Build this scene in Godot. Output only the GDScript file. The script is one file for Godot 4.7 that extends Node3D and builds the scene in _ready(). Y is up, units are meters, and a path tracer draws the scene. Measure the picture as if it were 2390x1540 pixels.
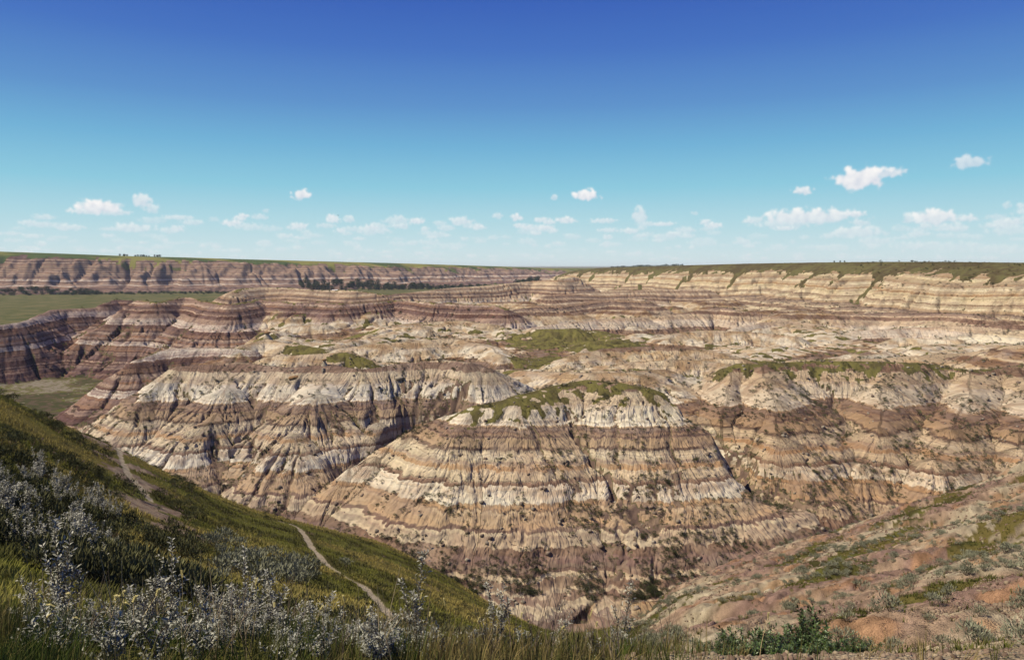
extends Node3D
# Badlands canyon seen from its grassy rim: y up, metres, the eye at the origin looking along -z.
# zf below is the distance ahead of the eye (-z).

const FOCAL := 1707.0          # focal length in pixels of a 2390 x 1540 picture
const PITCH := 0.08648         # the camera looks down by 4.955 degrees
const BACK := 14.0             # the terrain's rings are centred this far behind the eye
const SPREAD := 0.72          # half the angle the terrain covers
const TOP := 78.0
const RANGE := 194.0

var fine := 1.0                # terrain resolution, 1 = full
var cols := 0
var radii := PackedFloat32Array()
var rows_out: Array = []
var grid_h := PackedFloat32Array()

var n_warp := FastNoiseLite.new()
var n_soft := FastNoiseLite.new()
var n_cell := FastNoiseLite.new()

var lut_rgb := PackedVector3Array()
var terr_in := PackedFloat32Array()
var near_h := PackedFloat32Array()
const NEAR_COLS := 129
const NEAR_ROWS := 241

var segs: Array = []           # [ax, az, bx, bz, ah, bh, slope, cap, region, grass, gully scale, gully depth]
var bins := {}
var rims: Array = []
var pits: Array = []
var channels: Array = []
var meadows: Array = []
var trail := PackedVector2Array()
var mat_rock: StandardMaterial3D
var mat_shale: StandardMaterial3D
var mat_cover: StandardMaterial3D
var mat_path: StandardMaterial3D
var mat_leaf_cache := {}


func some_rows(job: Callable, first: int, n: int) -> void:
	for i in range(first, n, 4):
		job.call(i)

func parallel(job: Callable, n: int) -> void:
	var threads: Array = []
	for k in 4:
		var t := Thread.new()
		t.start(some_rows.bind(job, k, n))
		threads.append(t)
	for t in threads:
		t.wait_to_finish()


# ------------------------------------------------------------------ pixels to places
func ray(px: float, py: float) -> Vector3:
	var dx := (px - 1195.0) / FOCAL
	var dy := (770.0 - py) / FOCAL
	var up := dy * cos(PITCH) - sin(PITCH)
	var fw := cos(PITCH) + dy * sin(PITCH)
	return Vector3(dx / fw, up / fw, 1.0)       # per metre ahead

func at_h(px: float, py: float, h: float) -> Vector3:
	var d := ray(px, py)
	return d * (h / d.y)

func at_z(px: float, py: float, zf: float) -> Vector3:
	return ray(px, py) * zf


# ------------------------------------------------------------------ sky, sun, camera
func make_sky() -> void:
	var w := 4096
	var h := 2048
	var stops := [[-90.0, Color(0.15, 0.12, 0.09)], [-2.0, Color(0.26, 0.23, 0.19)], [-0.3, Color(0.62, 0.71, 0.72)], [0.0, Color(0.62, 0.71, 0.72)], [1.5, Color(0.52, 0.675, 0.71)], [3.5, Color(0.40, 0.62, 0.69)],
		[6.0, Color(0.245, 0.53, 0.66)], [9.0, Color(0.155, 0.40, 0.61)], [12.0, Color(0.105, 0.265, 0.54)], [16.0, Color(0.06, 0.16, 0.48)], [20.0, Color(0.038, 0.105, 0.42)], [32.0, Color(0.025, 0.075, 0.35)], [90.0, Color(0.02, 0.06, 0.30)]]
	var im := Image.create(w, h, false, Image.FORMAT_RGB8)
	for y in h:
		var el := 90.0 - (y + 0.5) * 180.0 / h
		im.fill_rect(Rect2i(0, y, w, 1), sky_at(el, stops).linear_to_srgb())
	# clouds: [px, py, half width, half height, strength]
	var list := [[2010, 418, 62, 30, 1.0], [2070, 404, 40, 13, 0.8], [2262, 380, 34, 16, 0.6], [1873, 446, 24, 12, 0.8], [228, 484, 46, 19, 1.0], [327, 470, 22, 17, 0.7], [352, 488, 18, 12, 0.5],
		[703, 455, 24, 15, 0.95], [1368, 457, 36, 17, 1.0], [1292, 461, 9, 8, 0.5], [1880, 508, 118, 22, 0.9], [1830, 525, 66, 12, 0.6], [2180, 509, 44, 21, 1.0], [2118, 512, 11, 14, 0.7], [2238, 532, 17, 13, 0.6],
		[2000, 543, 60, 16, 0.85], [2045, 563, 40, 9, 0.7], [2360, 538, 45, 13, 0.6], [2140, 545, 12, 9, 0.6], [1492, 505, 24, 22, 0.6], [1320, 514, 28, 10, 0.8], [1075, 517, 32, 13, 0.7], [1100, 527, 26, 9, 0.5],
		[1205, 508, 15, 11, 0.8], [1160, 504, 14, 9, 0.5], [868, 538, 46, 11, 0.7], [757, 527, 26, 7, 0.55], [580, 530, 40, 10, 0.55], [308, 533, 46, 12, 0.85], [388, 539, 18, 9, 0.65], [150, 531, 28, 9, 0.8], [93, 526, 10, 6, 0.6],
		[1150, 555, 16, 7, 0.6], [1020, 547, 34, 9, 0.6], [1000, 566, 34, 9, 0.6], [1228, 564, 26, 10, 0.55], [1335, 552, 26, 9, 0.5], [1412, 571, 16, 8, 0.8], [1733, 564, 22, 10, 0.75], [1620, 498, 9, 6, 0.35], [618, 492, 8, 5, 0.35],
		[1640, 568, 40, 10, 0.5], [1815, 578, 24, 9, 0.55], [930, 570, 26, 8, 0.55], [820, 570, 20, 7, 0.45], [742, 567, 26, 7, 0.45], [2140, 574, 56, 11, 0.55], [2230, 576, 40, 12, 0.5], [2330, 582, 60, 10, 0.5], [1940, 580, 40, 9, 0.5],
		[2350, 480, 8, 8, 0.4], [2386, 482, 12, 9, 0.5], [1560, 556, 22, 7, 0.4], [40, 533, 14, 5, 0.4], [480, 570, 22, 6, 0.3]]
	var puffs: Array = []
	for c in list:
		var d := ray(c[0], c[1])
		puffs.append([rad_to_deg(atan2(d.x, 1.0)), rad_to_deg(atan2(d.y, sqrt(1.0 + d.x * d.x))), rad_to_deg(c[2] / FOCAL), rad_to_deg(c[3] / FOCAL), c[4]])
	var rng := RandomNumberGenerator.new()
	rng.seed = 77
	for k in 420:
		var az := rng.randf_range(-180, 180)
		var el := pow(rng.randf(), 1.6) * 8.0 + 0.5
		if absf(az) < 38.0 and el > 2.0:
			continue
		var s := 0.25 + el * 0.16
		puffs.append([az, el, s * rng.randf_range(0.8, 2.2), s * rng.randf_range(0.35, 0.6), rng.randf_range(0.35, 0.9) * clampf(0.4 + el * 0.2, 0, 1)])
	for k in 1500:
		var el := 0.5 + 3.2 * pow(rng.randf(), 1.3)
		var s := 0.14 + el * 0.11
		puffs.append([rng.randf_range(-180, 180), el, s * rng.randf_range(0.8, 2.4), s * rng.randf_range(0.35, 0.7), rng.randf_range(0.35, 0.95)])
	var fb := FastNoiseLite.new()
	fb.seed = 5
	fb.frequency = 1.0
	fb.fractal_octaves = 5
	fb.noise_type = FastNoiseLite.TYPE_SIMPLEX_SMOOTH
	var dens := {}
	var deg := 360.0 / w
	for p in puffs:
		var x0 := int((p[0] - p[2] * 1.5 + 180.0) / deg)
		var x1 := int((p[0] + p[2] * 1.5 + 180.0) / deg) + 1
		var y0 := int((90.0 - p[1] - p[3] * 1.6) / deg)
		var y1 := int((90.0 - p[1] + p[3] * 1.3) / deg) + 1
		for y in range(y0, y1 + 1):
			for x in range(x0, x1 + 1):
				var az := x * deg - 180.0
				var el := 90.0 - (y + 0.5) * deg
				if el < 0.0:
					continue
				var u: float = (az - p[0]) / p[2]
				var v: float = (el - p[1]) / p[3]
				var flat := 1.35 if v < 0.0 else 1.0
				var big := fb.get_noise_2d(az * 0.9 / p[3] + p[0], el * 0.9 / p[3] + p[4] * 91.0)
				var q := 1.0 - sqrt(u * u + v * v * flat * flat) + big * 0.62
				var a := smoothstep(0.02, 0.40, q) * float(p[4])
				if a > 0.01:
					var lit := clampf(0.5 + 0.42 * v + big * 0.55 - u * 0.1, 0.0, 1.0)
					var key := y * w + posmod(x, w)
					var old: Vector2 = dens.get(key, Vector2.ZERO)
					if a > old.x:
						dens[key] = Vector2(a, lit)
	for key in dens:
		var y: int = key / w
		var x: int = key % w
		var el := 90.0 - (y + 0.5) * deg
		var e: Vector2 = dens[key]
		var white := Color(0.60, 0.62, 0.70).lerp(Color(0.93, 0.89, 0.86), e.y)
		var base := sky_at(el, stops)
		var haze := clampf((el - 0.2) / 4.0, 0.45, 1.0)
		im.set_pixel((x + w / 2) % w, y, base.lerp(white, e.x * 0.92 * haze).linear_to_srgb())
	var pan := PanoramaSkyMaterial.new()
	pan.panorama = ImageTexture.create_from_image(im)
	pan.energy_multiplier = 0.8
	var sky := Sky.new()
	sky.sky_material = pan
	var env := Environment.new()
	env.background_mode = Environment.BG_SKY
	env.sky = sky
	env.tonemap_mode = Environment.TONE_MAPPER_LINEAR
	env.tonemap_exposure = 1.4
	env.sdfgi_enabled = true
	env.ssao_enabled = true
	env.ssil_enabled = true
	env.fog_enabled = true
	env.fog_density = 0.000025
	env.fog_light_color = Color(0.80, 0.84, 0.90)
	var we := WorldEnvironment.new()
	we.name = "world_environment"
	we.environment = env
	add_child(we)
	var sun := DirectionalLight3D.new()
	sun.name = "sun"
	sun.light_energy = 1.6
	sun.light_color = Color(1.0, 0.95, 0.85)
	sun.light_angular_distance = 0.5
	sun.shadow_enabled = true
	add_child(sun)
	var az := deg_to_rad(-92.0)
	var el2 := deg_to_rad(52.0)
	var from := Vector3(sin(az) * cos(el2), sin(el2), -cos(az) * cos(el2))
	sun.look_at_from_position(from * 100.0, Vector3.ZERO, Vector3.UP)
	var cam := Camera3D.new()
	cam.name = "camera"
	cam.fov = rad_to_deg(2.0 * atan(770.0 / FOCAL))
	cam.near = 0.05
	cam.far = 40000.0
	add_child(cam)
	cam.rotation.x = -PITCH
	cam.current = true

func sky_at(el: float, stops: Array) -> Color:
	for i in range(1, stops.size()):
		if el <= stops[i][0]:
			var t: float = (el - stops[i - 1][0]) / (stops[i][0] - stops[i - 1][0])
			return (stops[i - 1][1] as Color).lerp(stops[i][1], t)
	return stops[-1][1]


# ------------------------------------------------------------------ strata
func make_strata() -> void:
	var W := Vector3(0.63, 0.595, 0.51)
	var C := Vector3(0.50, 0.435, 0.33)
	var Y := Vector3(0.45, 0.385, 0.265)
	var T := Vector3(0.35, 0.265, 0.185)
	var O := Vector3(0.335, 0.23, 0.145)
	var B := Vector3(0.19, 0.132, 0.105)
	var M := Vector3(0.175, 0.122, 0.112)
	var K := Vector3(0.07, 0.05, 0.045)
	# [bottom height, colour, how steep it stands]
	var bands := [[30, M, 0.8], [24, C, 1.3], [18, B, 0.9], [12, C, 1.3], [6, T, 0.9], [-3, Y, 1.0], [-9, T, 0.8], [-15, Y, 1.2], [-17, T, 0.8], [-23, C, 1.25], [-25, O, 0.8], [-29, Y, 1.1], [-32, C, 1.2], [-33, B, 0.8], [-37.5, C, 1.3],
		[-39, T, 0.8], [-42, M, 0.9], [-43, C, 1.2], [-46, B, 0.9], [-50.5, C, 1.0], [-56.5, W, 1.1], [-57.2, T, 0.8], [-59.8, M, 0.75], [-62.3, T, 0.85], [-63.0, K, 2.6], [-66.4, C, 1.35], [-67.6, O, 0.7], [-70.2, C, 1.3], [-71.0, B, 0.6],
		[-74.8, W, 1.45], [-75.8, O, 0.6], [-79.6, T, 0.9], [-80.2, B, 0.7], [-82.9, C, 1.2], [-84.4, B, 1.1], [-87.5, M, 0.8], [-88.6, C, 1.3], [-91.5, B, 0.9], [-92.8, C, 1.2], [-96, M, 0.9], [-97, T, 1.0], [-120, B, 0.9]]
	var n := int(RANGE * 10.0) + 1
	var rng := RandomNumberGenerator.new()
	rng.seed = 31
	var hard := PackedFloat32Array()
	hard.resize(n)
	lut_rgb.resize(n)
	var k := 0
	var layer := 0
	var lm := 1.0
	var lh := 1.0
	var mixto := Vector3.ONE
	var mixamt := 0.0
	for i in n:                                      # from the top down, 0.1 m each
		var h := TOP - i * 0.1
		while k < bands.size() - 1 and h < bands[k][0]:
			k += 1
		if layer <= 0:
			layer = rng.randi_range(1, 8)
			lm = rng.randf_range(0.80, 1.12)
			lh = rng.randf_range(0.65, 1.5)
			mixamt = pow(rng.randf(), 2.0) * 0.7
			mixto = [W, C, T, B, M, O, B, M][rng.randi_range(0, 7)]
			if rng.randf() < 0.085:
				mixto = K
				mixamt = 0.75
				layer = rng.randi_range(1, 2)
				lh = 2.2
		layer -= 1
		lut_rgb[i] = (bands[k][1] as Vector3).lerp(mixto, mixamt) * lm * Vector3(0.83, 0.805, 0.78)
		hard[i] = float(bands[k][2]) * lh
	# input height for each output height; the drift against the mean is taken out over 16 m
	var cum := PackedFloat32Array()
	cum.resize(n)
	var s := 0.0
	for i in n:
		cum[i] = s
		s += 0.1 / hard[i]
	var drift := PackedFloat32Array()
	drift.resize(n)
	for i in n:
		drift[i] = cum[i] * (RANGE / s) - i * 0.1
	terr_in.resize(n)
	for i in n:
		var a := maxi(0, i - 60)
		var b := mini(n - 1, i + 60)
		var m := 0.0
		for j in range(a, b + 1, 5):
			m += drift[j]
		m /= float((b - a) / 5 + 1)
		terr_in[i] = TOP - (i * 0.1 + (drift[i] - m) * 0.38)
	for i in range(1, n):
		terr_in[i] = minf(terr_in[i], terr_in[i - 1] - 0.012)

func terrace(h: float) -> float:
	var lo := 0
	var hi := terr_in.size() - 1
	if h >= terr_in[0] or h <= terr_in[hi]:
		return h
	var g := int((TOP - h) * 10.0)
	lo = maxi(0, g - 40)
	hi = mini(hi, g + 40)
	while hi - lo > 1:
		var mid := (lo + hi) >> 1
		if terr_in[mid] > h:
			lo = mid
		else:
			hi = mid
	var f := (terr_in[lo] - h) / maxf(1e-4, terr_in[lo] - terr_in[hi])
	return TOP - (lo + clampf(f, 0.0, 1.0)) * 0.1

var tex_w := 1024
var dark_beds := false
var tex_h := 2048
func strata_row(y: int) -> void:
	var a := PackedByteArray()
	a.resize(tex_w * 3)
	var b := PackedByteArray()
	b.resize(tex_w)
	var R := 7.0
	for x in tex_w:
		var ang := TAU * x / tex_w
		var cx := cos(ang) * R
		var cy := sin(ang) * R
		var hh := y * RANGE / tex_h
		var wob := n_soft.get_noise_3d(cx * 9.0, cy * 9.0, hh * 3.0) * 0.35 - 0.7 * maxf(0.0, n_soft.get_noise_3d(cx * 60.0, cy * 60.0, hh * 5.0 + 60.0)) - 0.4 * maxf(0.0, n_soft.get_noise_3d(cx * 200.0, cy * 200.0, hh * 9.0))
		var i := clampi(int((hh + wob) * 10.0), 0, lut_rgb.size() - 1)
		var st := n_soft.get_noise_3d(cx * 90.0, cy * 90.0, hh * 6.0)
		var st2 := n_soft.get_noise_3d(cx * 330.0, cy * 330.0, hh * 26.0)
		var pat := n_soft.get_noise_3d(cx * 24.0 + 500.0, cy * 24.0, hh * 14.0) * 0.6 + n_soft.get_noise_3d(cx * 6.0 + 900.0, cy * 6.0, hh * 8.0)
		var m := 1.0 + 0.13 * st + 0.13 * st2
		var c := lut_rgb[i] * m
		if dark_beds:
			# ironstone and shale: the browns are darker and the pale beds thinner
			var lum := (c.x + c.y + c.z) / 3.0
			var thin := n_soft.get_noise_3d(3.0, 8.0, hh * 60.0 + wob * 40.0)
			c = c * Vector3(0.62, 0.52, 0.53) if lum < 0.36 or thin > 0.1 else c * Vector3(0.98, 0.94, 0.92)
		var mean := (Vector3(0.16, 0.11, 0.10) if dark_beds else Vector3(0.26, 0.195, 0.148)) * m
		c = c.lerp(mean, clampf(0.10 + pat * 0.8, 0.0, 0.7))
		var k := Color(clampf(c.x, 0, 1), clampf(c.y, 0, 1), clampf(c.z, 0, 1)).linear_to_srgb()
		a[x * 3] = int(k.r * 255.0)
		a[x * 3 + 1] = int(k.g * 255.0)
		a[x * 3 + 2] = int(k.b * 255.0)
		var crack := 1.0 - minf(1.0, absf(n_soft.get_noise_3d(cx * 44.0, cy * 44.0, hh * 7.0)) * 5.0)
		b[x] = clampi(int(150.0 + 50.0 * st + 60.0 * st2 - 100.0 * crack * crack), 0, 255)
	rows_out[y] = [a, b]

func rock_material() -> StandardMaterial3D:
	parallel(strata_row, tex_h)
	var a := PackedByteArray()
	var b := PackedByteArray()
	for y in tex_h:
		a.append_array(rows_out[y][0])
		b.append_array(rows_out[y][1])
	var rock := StandardMaterial3D.new()
	rock.albedo_texture = ImageTexture.create_from_image(Image.create_from_data(tex_w, tex_h, false, Image.FORMAT_RGB8, a))
	rock.heightmap_enabled = true
	rock.heightmap_texture = ImageTexture.create_from_image(Image.create_from_data(tex_w, tex_h, false, Image.FORMAT_L8, b))
	rock.heightmap_scale = 45.0
	rock.vertex_color_use_as_albedo = true
	rock.roughness = 1.0
	rock.metallic_specular = 0.15
	return rock

func make_materials() -> void:
	rows_out.resize(tex_h)
	mat_rock = rock_material()
	dark_beds = true
	mat_shale = rock_material()
	mat_cover = StandardMaterial3D.new()
	mat_cover.vertex_color_use_as_albedo = true
	mat_cover.roughness = 1.0
	mat_cover.metallic_specular = 0.1
	mat_cover.uv1_triplanar = true
	mat_cover.uv1_world_triplanar = true
	mat_cover.uv1_scale = Vector3(0.35, 0.35, 0.35)
	mat_cover.albedo_texture = grain_texture(41, 512, 0.045, 0.75, 1.05)
	mat_cover.heightmap_enabled = true
	mat_cover.heightmap_texture = grain_texture(42, 512, 0.06, 0.0, 1.0)
	mat_cover.heightmap_scale = 22.0
	mat_path = mat_cover

func grain_texture(sd: int, size: int, freq: float, lo: float, hi: float) -> ImageTexture:
	var f := FastNoiseLite.new()
	f.seed = sd
	f.frequency = freq
	f.fractal_octaves = 4
	f.fractal_gain = 0.65
	var im := f.get_seamless_image(size, size)
	im.convert(Image.FORMAT_L8)
	var d := im.get_data()
	for i in d.size():
		d[i] = clampi(int((lo + (hi - lo) * d[i] / 255.0) / maxf(hi, 1.0) * 255.0), 0, 255)
	im = Image.create_from_data(size, size, false, Image.FORMAT_L8, d)
	return ImageTexture.create_from_image(im)


# ------------------------------------------------------------------ layout of the land
func ridge(region: int, pts: Array, slope: float, cap: float, grass := 0.0, gs := 1.0, gd := 1.0) -> void:
	for i in pts.size() - 1:
		var a := at_h(pts[i][0], pts[i][1], pts[i][2])
		var b := at_h(pts[i + 1][0], pts[i + 1][1], pts[i + 1][2])
		segs.append([a.x, a.z, b.x, b.z, a.y, b.y, slope, cap, region, grass, gs, gd])

const CELL := 32.0
func make_layout() -> void:
	# 2: centre butte
	ridge(2, [[1120, 944, -51], [1200, 925, -48.5], [1280, 903, -46.5], [1370, 889, -45], [1460, 893, -45], [1505, 905, -46.5]], 0.57, 5.0, 11.0, 1.0, 0.32)
	ridge(2, [[1505, 905, -46.5], [1540, 945, -52], [1580, 1000, -59], [1630, 1070, -68], [1690, 1130, -76], [1740, 1205, -83.5]], 0.59, 1.6, 2.6, 1.0, 0.32)
	ridge(2, [[1120, 944, -51], [1040, 968, -55], [970, 1003, -60], [890, 1065, -67.5], [830, 1092, -71], [760, 1135, -77], [690, 1185, -84]], 0.59, 1.6, 0.0, 1.0, 0.32)
	ridge(2, [[1250, 930, -50], [1235, 965, -54.5], [1220, 1010, -59.5], [1195, 1080, -67.5]], 0.63, 2.0, 2.5, 1.0, 0.32)
	ridge(2, [[1400, 905, -47.5], [1410, 940, -51.5], [1430, 985, -57]], 0.66, 2.5, 0.0, 1.0, 0.32)
	ridge(2, [[1545, 1245, -82.5], [1470, 1268, -84.5], [1380, 1287, -86], [1250, 1312, -88], [1140, 1332, -90]], 0.66, 2.0, 0.0, 1.0, 0.32)
	# 3: white-rimmed ridge to its left
	ridge(3, [[441, 853, -45], [520, 847, -44], [556, 847, -44], [606, 855, -45], [672, 858, -45.3], [719, 853, -44.5], [757, 850, -44], [800, 857, -45], [847, 862, -45.5], [900, 854, -44.5], [952, 846, -43.5], [1035, 839, -42.5], [1100, 846, -43], [1136, 858, -45]], 0.60, 4.0, 0.0, 1.0, 0.75)
	ridge(3, [[441, 853, -45], [390, 887, -50], [340, 924, -55], [290, 952, -60], [240, 977, -66], [200, 1002, -72]], 0.66, 1.5, 0.0, 1.0, 0.6)
	ridge(3, [[558, 853, -45.3], [530, 905, -52], [480, 985, -62], [420, 1060, -72], [385, 1095, -77.5]], 0.60, 7.0, 0.0, 1.0, 0.75)
	ridge(3, [[756, 854, -45.3], [740, 920, -53], [700, 1010, -64], [655, 1100, -75], [640, 1160, -82]], 0.60, 7.0, 0.0, 1.0, 0.75)
	ridge(3, [[950, 850, -44.8], [930, 900, -52], [880, 985, -63], [800, 1075, -73]], 0.60, 7.0, 0.0, 1.0, 0.75)
	# 4: ridge behind it
	ridge(4, [[331, 836, -56], [365, 824, -54], [404, 813, -52], [470, 812, -52], [540, 814, -52], [590, 818, -53]], 0.7, 2.0, 1.0, 1.2)
	ridge(4, [[331, 836, -56], [288, 869, -64], [232, 922, -76], [172, 978, -90]], 0.72, 1.6, 0.0, 1.2)
	# 5: long banded butte in the middle distance
	ridge(5, [[318, 700, -35], [365, 706, -36], [391, 699, -34.5], [438, 693, -33], [497, 707, -35.5], [547, 710, -36], [606, 698, -34], [680, 707, -36], [739, 704, -35], [800, 708, -36], [879, 705, -35.5], [916, 701, -35], [973, 703, -35], [1017, 708, -36], [1111, 710, -36.5], [1154, 712, -37], [1183, 723, -39]], 0.66, 4.0, 3.0, 2.2, 2.0)
	ridge(5, [[318, 700, -35], [270, 741, -50], [220, 773, -62], [190, 801, -72], [150, 849, -92]], 0.7, 3.0, 0.0, 2.2, 1.6)
	ridge(5, [[603, 706, -37.5], [590, 745, -52], [560, 790, -66]], 0.72, 3.0, 0.0, 2.2, 1.6)
	ridge(5, [[914, 709, -38.5], [905, 740, -50], [885, 768, -60]], 0.72, 3.0, 0.0, 2.2, 1.6)
	# 6: dark bluffs by the valley
	ridge(6, [[-200, 775, -55], [0, 758, -52], [43, 753, -51], [66, 746, -50], [116, 723, -46], [166, 721, -46], [232, 718, -46], [290, 713, -47]], 0.95, 5.0, 0.0, 2.2, 2.0)
	ridge(6, [[245, 707, -41], [272, 700, -40], [305, 701, -40]], 0.8, 5.0, 0.0, 2.2, 1.5)
	ridge(6, [[66, 746, -50], [60, 780, -66], [40, 820, -84]], 0.95, 4.0, 0.0, 2.2, 1.5)
	# 7: far ridges
	ridge(7, [[544, 681, -30], [563, 673, -29], [617, 670, -28], [680, 672, -29], [729, 677, -31], [790, 677, -31], [829, 678, -31], [883, 685, -35]], 0.6, 8.0, 5.0, 3.0, 2.5)
	ridge(7, [[900, 688, -39], [960, 682, -37], [1040, 673, -33], [1110, 668, -31], [1180, 662, -28], [1240, 656, -25], [1300, 653, -22], [1340, 646, -18]], 0.55, 8.0, 2.0, 3.0, 2.5)
	ridge(7, [[1190, 725, -42], [1260, 715, -40], [1330, 706, -38], [1400, 701, -37], [1500, 698, -36]], 0.5, 6.0, 0.0, 2.4, 2.0)
	ridge(7, [[1280, 690, -38], [1400, 681, -35], [1520, 677, -33], [1640, 673, -31]], 0.5, 8.0, 0.0, 3.0, 2.0)
	ridge(7, [[1240, 765, -50], [1340, 750, -47], [1420, 745, -46], [1500, 740, -45]], 0.5, 5.0, 0.0, 2.0, 1.6)
	ridge(7, [[1560, 736, -45], [1640, 723, -41], [1680, 717, -39], [1720, 725, -41], [1800, 736, -45]], 0.5, 4.0, 0.0, 2.2, 1.6)
	ridge(7, [[1720, 766, -52], [1780, 753, -49], [1850, 749, -48], [1920, 758, -50]], 0.6, 4.0, 0.0, 2.0, 1.4)
	ridge(7, [[1950, 736, -44], [2060, 729, -42], [2180, 731, -40], [2300, 735, -38]], 0.4, 5.0, 0.0, 2.0, 1.8)
	ridge(7, [[2000, 772, -50], [2120, 765, -48], [2260, 760, -45], [2450, 755, -42]], 0.42, 4.0, 0.0, 1.8, 1.5)
	# 8: right butte
	ridge(8, [[1692, 858, -46], [1730, 847, -44], [1790, 851, -44.5], [1840, 846, -44], [1960, 843, -43], [2068, 844, -43], [2140, 846, -43.5], [2200, 853, -45], [2280, 863, -46]], 0.86, 6.0, 9.0, 1.3, 0.7)
	ridge(8, [[1700, 858, -46], [1693, 920, -53.5], [1690, 1000, -62.5], [1712, 1085, -72]], 0.60, 2.0, 0.0, 1.3, 0.5)
	ridge(8, [[1790, 851, -44.5], [1802, 880, -47.5], [1806, 930, -53], [1808, 1010, -62], [1832, 1090, -71], [1855, 1170, -80]], 0.58, 5.0, 0.0, 1.3, 0.5)
	ridge(8, [[2068, 844, -43], [2062, 900, -51], [2052, 1000, -62], [2020, 1080, -71], [1990, 1150, -79]], 0.58, 6.0, 0.0, 1.3, 0.5)
	ridge(8, [[2280, 863, -46], [2262, 920, -53], [2232, 1000, -61], [2200, 1070, -68]], 0.58, 6.0, 0.0, 1.3, 0.5)
	ridge(8, [[2280, 863, -46], [2390, 852, -44], [2560, 850, -43]], 0.8, 5.0, 3.0, 1.3, 0.7)
	ridge(8, [[2390, 852, -44], [2402, 910, -51], [2402, 980, -58], [2395, 1045, -64.5]], 0.56, 6.0, 0.0, 1.3, 0.5)
	# 9: mounds on the upland between
	ridge(9, [[600, 797, -50], [622, 786, -47.5], [650, 798, -50]], 0.55, 1.5, 0.0, 0.7, 0.6)
	ridge(9, [[800, 812, -50], [890, 801, -47.5], [980, 797, -47], [1055, 788, -45.5], [1120, 802, -48.5], [1180, 830, -52]], 0.40, 4.0, 0.0, 1.0, 0.6)
	ridge(9, [[560, 808, -51], [622, 790, -48], [700, 806, -51], [760, 815, -53]], 0.40, 3.0, 0.0, 1.0, 0.6)
	ridge(9, [[900, 760, -51], [1000, 752, -49], [1080, 748, -48], [1150, 756, -50]], 0.40, 4.0, 2.0, 1.4, 0.9)
	ridge(9, [[1560, 780, -50], [1650, 770, -48], [1760, 775, -49], [1850, 785, -51]], 0.36, 4.0, 0.0, 1.2, 0.8)
	ridge(9, [[1480, 845, -49], [1560, 838, -47.5], [1650, 842, -48], [1700, 850, -49]], 0.36, 3.0, 0.0, 1.0, 0.6)
	ridge(9, [[1180, 862, -52], [1280, 868, -50], [1380, 872, -48.5], [1470, 872, -48.5], [1540, 862, -50]], 0.34, 4.0, 0.0, 1.0, 0.6)
	ridge(9, [[1290, 778, -53], [1380, 772, -52], [1440, 782, -53.5]], 0.25, 10.0, 20.0, 1.0, 0.2)
	ridge(9, [[1330, 834, -49.5], [1420, 816, -46.5], [1520, 809, -45.5], [1600, 812, -46], [1690, 823, -48]], 0.33, 4.0, 0.0, 1.0, 0.6)
	ridge(9, [[1880, 840, -50], [2000, 838, -49], [2120, 834, -47.5], [2260, 824, -44], [2390, 806, -39], [2600, 790, -33]], 0.3, 6.0, 0.0, 1.0, 0.1)
	# many small rounded mounds fill the upland and the badlands beyond it
	var rng := RandomNumberGenerator.new()
	rng.seed = 404
	for k in 46:
		var far := k >= 26
		var px := rng.randf_range(640, 2330) if not far else rng.randf_range(1180, 2330)
		var zf := rng.randf_range(372, 640) if not far else rng.randf_range(640, 960)
		var h := rng.randf_range(-53, -46.5) if not far else rng.randf_range(-51, -38)
		if px > 1130.0 and px < 1500.0 and zf > 400.0 and zf < 560.0:
			continue          # the meadow
		var c := ray(px, 800) * zf
		var a := rng.randf_range(-0.5, 0.5)
		var half := rng.randf_range(6, 20) * (1.8 if far else 1.0)
		segs.append([c.x - cos(a) * half, zf - sin(a) * half, c.x + cos(a) * half, zf + sin(a) * half, h - rng.randf_range(0.5, 2.5), h, rng.randf_range(0.34, 0.52), rng.randf_range(2.0, 5.0), 9, 0.0, 2.0 if far else 1.1, 0.8])
	for s in segs:
		var x0 := minf(s[0], s[2])
		var x1 := maxf(s[0], s[2])
		var z0 := minf(s[1], s[3])
		var z1 := maxf(s[1], s[3])
		var reach: float = minf(260.0, (maxf(s[4], s[5]) + 104.0) / s[6] + 20.0)
		var at := segs.find(s)
		for cx in range(int(floor((x0 - reach) / CELL)), int(floor((x1 + reach) / CELL)) + 1):
			for cz in range(int(floor((z0 - reach) / CELL)), int(floor((z1 + reach) / CELL)) + 1):
				var key := Vector2i(cx, cz)
				if not bins.has(key):
					bins[key] = PackedInt32Array()
				bins[key].append(at)
	# rims of the two plateaus, left to right: [px, py of the rim, distance]
	var right := []
	for p in [[1366, 628, 7000], [1352, 630, 2600], [1345, 632, 2000], [1400, 625, 1780], [1500, 622, 1580], [1600, 619, 1400], [1750, 615, 1150], [1900, 612.5, 1000], [2050, 611, 880], [2200, 611, 780], [2390, 613, 680], [2700, 618, 560], [3100, 620, 470]]:
		right.append(at_z(p[0], p[1], p[2]))
	var left := []
	for p in [[-700, 575, 2300], [-250, 582, 2900], [0, 587, 3050], [150, 592, 3100], [280, 597, 3150], [440, 601, 3250], [600, 606, 3400], [760, 610, 3600], [900, 613.5, 3800], [1050, 618, 4200], [1200, 623, 4700], [1330, 628, 5600], [1500, 626, 7000], [1800, 625, 9000]]:
		left.append(at_z(p[0], p[1], p[2]))
	rims = [right, left]
	# the ravine down the centre butte: [x, zf, half width, depth]
	var ch := []
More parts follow.
